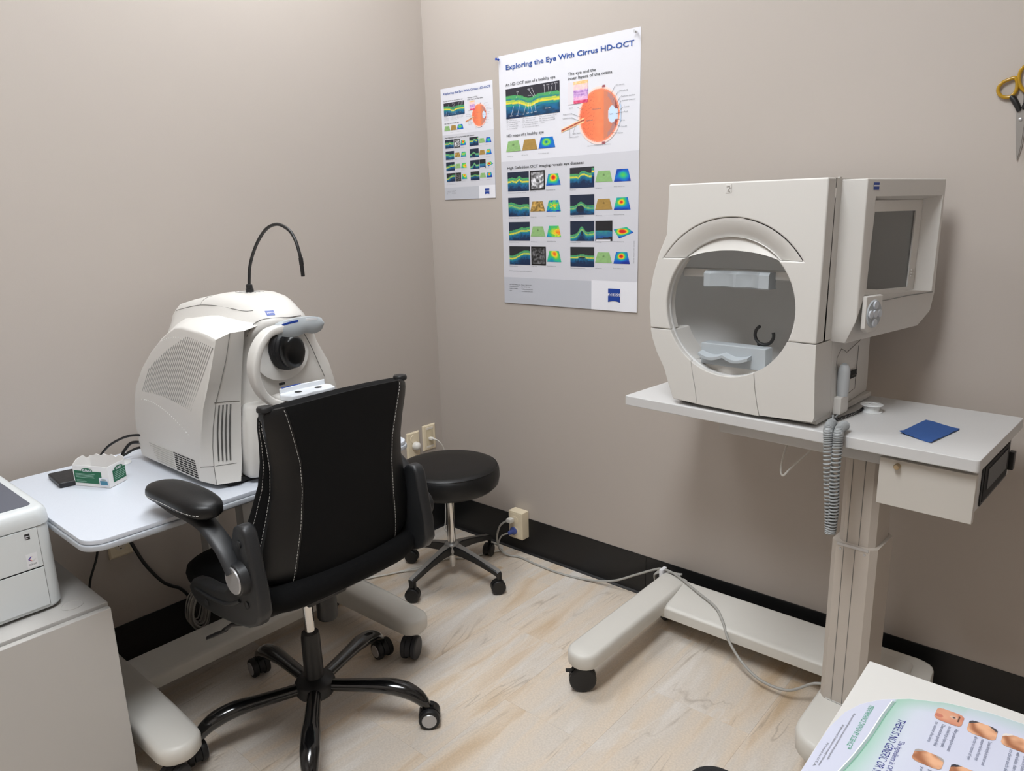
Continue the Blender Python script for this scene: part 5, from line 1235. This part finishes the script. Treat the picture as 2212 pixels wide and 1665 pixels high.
# ------------------------------------------------------------------ low rolling stool
SX, SY = .393, -.346
st = thing('rolling_stool', 'round black leather rolling stool with a polished metal base in the corner', 'stool', (SX, SY, 0))
MB().lathe([(.0001, .375), (.150, .375), (.176, .380), (.190, .394), (.195, .420), (.193, .447), (.1855, .4585)], (SX, SY, 0), 'z', 56).build('seat_side', M_leather, st, 60, world=True)
MB().lathe([(.1855, .4587), (.180, .464), (.16, .4685), (.10, .4715), (.0001, .4725)], (SX, SY, 0), 'z', 56).build('seat_top', M_leather, st, 60, world=True)
MB().tube([(SX+.1862*math.cos(2*math.pi*i/64), SY+.1862*math.sin(2*math.pi*i/64), .4592) for i in range(64)], .0016, 6, closed=True).build('seat_piping', M_leather, st, 60, world=True)
MB().lathe([(.030, .3852), (.030, .372), (.022, .368), (.016, .368)], (SX, SY, 0), 'z', 24).build('seat_collar', M_black, st, 40, world=True)
MB().lathe([(.0155, .370), (.0155, .14)], (SX, SY, 0), 'z', 24).build('post', M_chrome, st, 60, world=True)
MB().lathe([(.0120, .10), (.0120, .050), (.010, .048), (.0001, .048)], (SX, SY, 0), 'z', 20).build('post_end', M_chrome, st, 40, world=True)
MB().lathe([(.0156, .152), (.024, .150), (.030, .142), (.031, .118), (.022, .106), (.016, .098), (.0121, .098)], (SX, SY, 0), 'z', 24).build('hub', M_castalu, st, 40, world=True)
for k in range(4):
    an = R(-86+90*k); d = Vector((math.cos(an), math.sin(an), 0)); s_ = Vector((-d.y, d.x, 0)); c0 = Vector((SX, SY, 0))
    def sec(r_, zt_, h_, w_): p = c0+d*r_; return [tuple(p+s_*w_+Vector((0, 0, zt_-.003))), tuple(p+s_*w_*.7+Vector((0, 0, zt_))), tuple(p-s_*w_*.7+Vector((0, 0, zt_))), tuple(p-s_*w_+Vector((0, 0, zt_-.003))), tuple(p-s_*w_*.8+Vector((0, 0, zt_-h_))), tuple(p+s_*w_*.8+Vector((0, 0, zt_-h_)))]
    lg = MB().loft([sec(.022, .142, .036, .020), sec(.06, .136, .032, .0155), (sec(.12, .122, .026, .0135)), sec(.19, .102, .022, .0125), sec(.222, .094, .022, .0125), sec(.232, .088, .032, .011)]).build('leg', M_black, st, 35, world=True)
    def top(r_, z_, w_): p = c0+d*r_; return [tuple(p+s_*w_+Vector((0, 0, z_))), tuple(p-s_*w_+Vector((0, 0, z_)))]
    tp = [top(.024, .1428, .0150), top(.06, .1368, .0112), top(.12, .1228, .0098), top(.19, .1028, .0092), top(.222, .0948, .0092), top(.233, .0882, .0080)]
    MB().grid(lambda u_, v_: tuple(Vector(tp[round(u_*5)][0]).lerp(Vector(tp[round(u_*5)][1]), v_)), 5, 1).build('polished_top', M_castalu, lg, 60, world=True)
    c_ = c0+d*.224
    caster(c_.x, c_.y, [-60, -35, 20, -60][k], .027, .036, st, M_black, zt=.080)

# ------------------------------------------------------------------ cabinet and printer at the left
M_cab = mat('greige_cabinet_laminate', rgb(190, 187, 183), .45)
cb_ = thing('storage_cabinet', 'plain greige cabinet at the left edge carrying the printer', 'cabinet', (.29, -1.90, 0))
MB().box(.012, .5545, -2.25, -1.615, 0, .520, bev=.002).build('carcass', M_cab, cb_, 40, world=True)
MB().box(.5590, .5770, -2.25, -1.617, .04, .5135, bev=.0025).build('door', M_cab, cb_, 40, world=True)
MB().box(.5548, .5588, -2.248, -1.619, .04, .510).build('door_gap', M_groove, cb_, 0, world=True)
MB().lathe([(.024, .5203), (.024, .5212), (.021, .5215), (.0205, .5207), (.0001, .5207)], (.505, -1.675, 0), 'z', 32).build('grommet_cap', M_cab, cb_, 30, world=True)
M_prn = mat('printer_white', rgb(214, 218, 219), .38, bump=(600, .06))
pr_ = thing('printer', 'white laser printer with a dark slate top on the greige cabinet', 'printer', (.29, -1.88, .520))
prn_ol = rrect(.09, .490, -2.09, -1.683, .030, 6)
MB().loft([[(x_, y_, .527) for x_, y_ in rrect(.094, .486, -2.086, -1.687, .028, 6)], [(x_, y_, .533) for x_, y_ in prn_ol], [(x_, y_, .7265) for x_, y_ in prn_ol]]).build('body', M_prn, pr_, 35, world=True)
def top_ring(k, z): return [(x_, y_, z) for x_, y_ in rrect(.09+k, .492-k, -2.09+k, -1.681-k, max(.012, .031-k), 6)]
MB().loft([top_ring(.0, .7285), top_ring(-.001, .740), top_ring(.0, .752), top_ring(.003, .762), top_ring(.009, .768), top_ring(.016, .770)]).build('top_cover', M_prn, pr_, 50, world=True)
MB().prism(rrect(.12, .462, -2.05, -1.706, .014, 5), 'z', .7695, .7712, bev=.0008).build('slate_inset', mat('slate_inset', rgb(92, 96, 108), .35), pr_, 40, world=True)
fd = MB().box(.4902, .4925, -2.05, -1.7125, .633, .7255, bev=.001).build('upper_front_door', M_prn, pr_, 40, world=True)
MB().box(.4902, .4925, -2.05, -1.7125, .536, .6300, bev=.001).build('paper_drawer', M_prn, pr_, 40, world=True)
MB().box(.4895, .4905, -2.05, -1.7125, .6295, .6335).build('door_gap', M_gap, pr_, 0, world=True)
MB().box(.4885, .4907, -1.7130, -1.7115, .536, .7255).build('seam', M_groove, pr_, 0, world=True)
for y_ in (-1.72, -2.05):
    for x_ in (.13, .45): MB().cyl((x_, y_, .5202), (x_, y_, .528), .012, n=14).build('rubber_foot', M_blackrub, pr_, 40, world=True)
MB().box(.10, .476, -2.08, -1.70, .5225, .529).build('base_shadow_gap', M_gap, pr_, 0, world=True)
def pq(name, y0, y1, z0, z1, m, parent, x_=.4929): 
    return MB().grid(lambda u_, v_: (x_, y0+(y1-y0)*u_, z0+(z1-z0)*v_), 1, 1).build(name, m, parent, 0, world=True)
es = pq('energy_badge', -1.7385, -1.7285, .7035, .7170, mat('badge_dark', rgb(40, 40, 42), .4), fd)
pq('badge_swoosh', -1.7375, -1.7295, .7100, .7118, M_pwhite, es, .4932); pq('badge_swoosh', -1.7375, -1.7325, .7058, .7070, M_pwhite, es, .4932)
cs = pq('color_sticker', -1.743, -1.7215, .636, .6700, mat('sticker_white', rgb(228, 229, 232), .35), fd)
def diamond(cy_, cz_, r_, cols):
    for i, (dy, dz, col) in enumerate(cols):
        q = [(0, r_), (r_, 0), (0, -r_), (-r_, 0)]
        b = MB(); b.loft([[(.4932+.0001*i, cy_+dy+a, cz_+dz+c) for a, c in q], [(.4934+.0001*i, cy_+dy+a*.98, cz_+dz+c*.98) for a, c in q]]); b.build('sticker_mark', mat('mark_%d' % i, col, .4), cs, 0, world=True)
diamond(-1.7325, .6572, .0062, [(-.0012, 0, rgb(70, 75, 170)), (.0012, -.0006, rgb(235, 120, 40)), (.0020, .0, rgb(228, 229, 232))])
diamond(-1.7325, .6572, .0030, [(.0, .0005, rgb(235, 120, 40))])
p_ = root_of(pr_).inverted() @ Vector((.4933, -1.7405, .6425)); text_part('sticker_text', 'COLOR', .0052, M_ptext, cs, tuple(p_), (0, 1, 0), (0, 0, 1), 1, 0, .016)

# ------------------------------------------------------------------ desk in the lower right corner
M_desk = mat('white_desk_laminate', rgb(206, 204, 200), .4)
dk = thing('white_desk', 'white desk corner at the lower right holding a printed mat', 'desk', (2.45, -1.5, 0))
DX0, DX1, DY0, DY1 = 2.0725, 2.95, -1.78, -1.119
MB().box(DX0, DX1, DY0, DY1, .712, .740, bev=.0025).build('desk_top', M_desk, dk, 40, world=True)
for x_ in (DX0+.05, DX1-.05):
    for y_ in (DY0+.05, DY1-.0225): MB().box(x_-.02, x_+.02, y_-.02, y_+.02, 0, .712, bev=.002).build('leg', M_desk, dk, 40, world=True)
MB().box(DX0+.07, DX1-.07, DY1-.062, DY1-.040, .64, .712).build('apron', M_desk, dk, 0, world=True)
lf = thing('printed_mat', 'glossy printed eye care mat with small photos on the white desk', 'desk mat', (2.3, -1.4, .7400))
tab = [(2.0740, -1.360), (2.0745, -1.301), (2.081, -1.259), (2.092, -1.229), (2.110, -1.203), (2.139, -1.178), (2.179, -1.157), (2.227, -1.145), (2.280, -1.1425), (2.62, -1.1425)]
def ytop(x_):
    for (a, b), (c, d) in zip(tab, tab[1:]):
        if x_ <= c: return b+(d-b)*(x_-a)/(c-a)
    return tab[-1][1]
xs = sorted(set([round(2.0740+.0005*k, 5) for k in range(0, 18)]+[round(2.083+.004*k, 5) for k in range(0, 60)]+[round(2.33+.02*k, 5) for k in range(0, 15)]))
ny = 60; vs = []; cols = []; YB = -1.64
sw = [(-1.19, 2.1245), (-1.234, 2.121), (-1.285, 2.119), (-1.331, 2.115), (-1.36, 2.111), (-1.45, 2.098), (-1.64, 2.06)]
def swx(y_):
    for (a, b), (c, d) in zip(sw, sw[1:]):
        if y_ >= c: return b+(d-b)*(y_-a)/(c-a)
    return sw[-1][1]
for x_ in xs:
    yt = ytop(x_)
    for j in range(ny+1):
        t_ = (j/ny)**1.5; y_ = yt+(YB-yt)*t_
        vs.append((x_, y_, .7408))
        dx = x_-swx(y_); base = (.77, .78, .845)
        if dx > 0: base = mixc(mixc((.60, .75, .68), (.78, .81, .84), dx/.03), base, dx/.06)
        g_ = max(0, 1-(yt-y_)/.028)
        if dx > 0: base = mixc(base, (.60, .74, .67), g_*(.75 if x_ < 2.2 else .45))
        cols.append(base)
fs = []
for i in range(len(xs)-1):
    for j in range(ny): a = i*(ny+1)+j; fs.append((a, a+ny+1, a+ny+2, a+1))
me = bpy.data.meshes.new('mat_sheet'); me.from_pydata([tuple(root_of(lf).inverted() @ Vector(v)) for v in vs], [], fs); me.update()
ca = me.color_attributes.new('Col', 'FLOAT_COLOR', 'POINT'); ca.data.foreach_set('color', [q for c in cols for q in (*lin(c), 1)])
ms = link('printed_sheet', me, print_mat(), lf)
MB().prism([(x_, ytop(x_)+.0008) for x_ in [2.0740]+xs[1:]][::1]+[(2.62, YB), (2.0740, YB)], 'z', .7402, .7406).build('base_sheet', M_pwhite, lf, 0, world=True)
li = root_of(lf).inverted()
for off, wd, col, nm in ((0, .0030, (150, 168, 166), 'swoosh'), (-.0022, .0012, (244, 246, 248), 'swoosh_light'), (.0022, .0010, (120, 175, 150), 'swoosh_green')):
    MB().grid(lambda a, c: (swx(-1.197-.43*a)+off+wd*(c-.5), -1.197-.43*a, .7410+.00005*(off > 0)), 60, 1).build(nm, mat('mat_'+nm, rgb(*col), .35), lf, 0, world=True)
def ltext(s_, size, m, x_, y_, width): p = li @ Vector((x_, y_, .7411)); return text_part('lettering', s_, size, m, lf, tuple(p), (0, -1, 0), (1, 0, 0), 1, 0, width)
M_gtext = mat('print_green', rgb(70, 160, 125), .4); M_ntext = mat('print_navy', rgb(48, 52, 130), .4)
ltext('PERFORMANCE DRIVEN BY SCIENCE™', .0085, M_gtext, 2.1015, -1.224, .101)
ltext('THERE IS NO GENERIC OR STORE BRAND EQUIVALENT', .0125, M_ntext, 2.1375, -1.229, .225)
ltext('The ingredients in OPTI-FREE® are unique', .0085, M_ntext, 2.1490, -1.271, .120)
for x_, y_, w_, s_ in [(2.0905, -1.254, .105, 'Please read the full instructions and safety information in the package leaflet'), (2.0860, -1.285, .09, 'All rights reserved. Trademarks are the property of their owners'), (2.0815, -1.33, .05, 'Printed in U.S.A.')]: ltext(s_, .0038, M_pline, x_, y_, w_)
M_ltext = mat('print_slate', rgb(105, 112, 135), .4)
for c_, (x0, lines) in enumerate([(2.1965, ['After positioning the contact', 'lens, slowly let go of upper eyelid.', 'Close and then gently blink', 'to center the lens']), (2.2320, ['Look directly in mirror and', 'remove the lens from eye', 'directly to center of eye']), (2.2680, ['Put lens in palm and rub', 'with solution, then rinse', 'to clean each side'])]):
    for k, s_ in enumerate(lines): ltext(s_, .0056, M_ltext, x0-.0072*k, -1.206, .050-.004*(k % 2))
for x0, lines in [(2.1935, ['Wash and dry hands', 'before handling', 'your lenses']), (2.2310, ['Pinch the lens gently', 'to lift it away'])]:
    for k, s_ in enumerate(lines): ltext(s_, .0056, M_ltext, x0-.0072*k, -1.302, .045)
def photo(x0, x1, y0, y1, fn):
    rr = .16
    def f(u_, v_):
        du = max(0, rr-min(u_, 1-u_)); dv = max(0, rr-min(v_, 1-v_))
        if math.hypot(du, dv) > rr: return None
        return fn(u_, v_)
    z_ = .7412; q = [li @ Vector(p) for p in ((x0, y0, z_), (x1, y0, z_), (x1, y1, z_), (x0, y1, z_))]
    return picture('photo_print', lf, q, f, 34, 30)
def face_fn(u_, v_):
    c = mixc((.83, .62, .50), (.74, .47, .38), vn(u_*3, v_*3, 5))
    if ((u_-.66)/.15)**2+((v_-.58)/.10)**2 < 1: c = (.32, .24, .22) if math.hypot(u_-.66, (v_-.58)*1.2) < .07 else (.80, .68, .62)
    if abs(u_-.84+.25*(v_-.55)**2) < .03 and .35 < v_ < .85: c = (.35, .22, .17)
    if math.hypot((u_-.15), (v_-.35)) < .15: c = mixc(c, (.70, .38, .32), .7)
    return c
def hands_fn(seed, bgc):
    def f(u_, v_):
        d = math.sin(5*(u_+v_*.8)+3*vn(u_*3, v_*3, seed))
        c = mixc((.86, .66, .52), (.60, .38, .26), .5-.5*d)
        if u_+(1-v_) < .35 or u_+v_*1.1 > 1.75: c = bgc
        return c
    return f
photo(2.171, 2.2015, -1.2005, -1.173, face_fn); photo(2.2075, 2.238, -1.2030, -1.1745, hands_fn(3, (.25, .24, .26))); photo(2.2435, 2.274, -1.2030, -1.1755, hands_fn(9, (.85, .82, .80)))
photo(2.1670, 2.198, -1.297, -1.272, hands_fn(14, (.62, .59, .57))); photo(2.2055, 2.236, -1.299, -1.2735, hands_fn(21, (.2, .2, .24)))

# ------------------------------------------------------------------ square black stool tucked under the desk
bs = thing('square_stool', 'black padded seat corner just showing at the bottom edge by the white desk', 'stool', (2.05, -1.38, 0))
def sq(k, z): return [(x_, y_, z) for x_, y_ in rrect(1.838+k, 2.262-k, -1.592+k, -1.168-k, max(.03, .055-k), 6)]
MB().loft([sq(.02, .425), sq(.004, .432), sq(0, .455), sq(.002, .482), sq(.012, .496), sq(.03, .502), sq(.09, .505)]).build('cushion', mat('black_knit', rgb(24, 25, 27), .9, bump=(300, 1.0)), bs, 60, world=True)
MB().box(1.86, 2.24, -1.57, -1.19, .40, .4245).build('seat_frame', M_black, bs, 0, world=True)
for x_ in (1.885, 2.215):
    for y_ in (-1.545, -1.215): MB().cyl((x_, y_, 0), (x_, y_, .40), .013, n=14).build('leg', M_black, bs, 40, world=True)
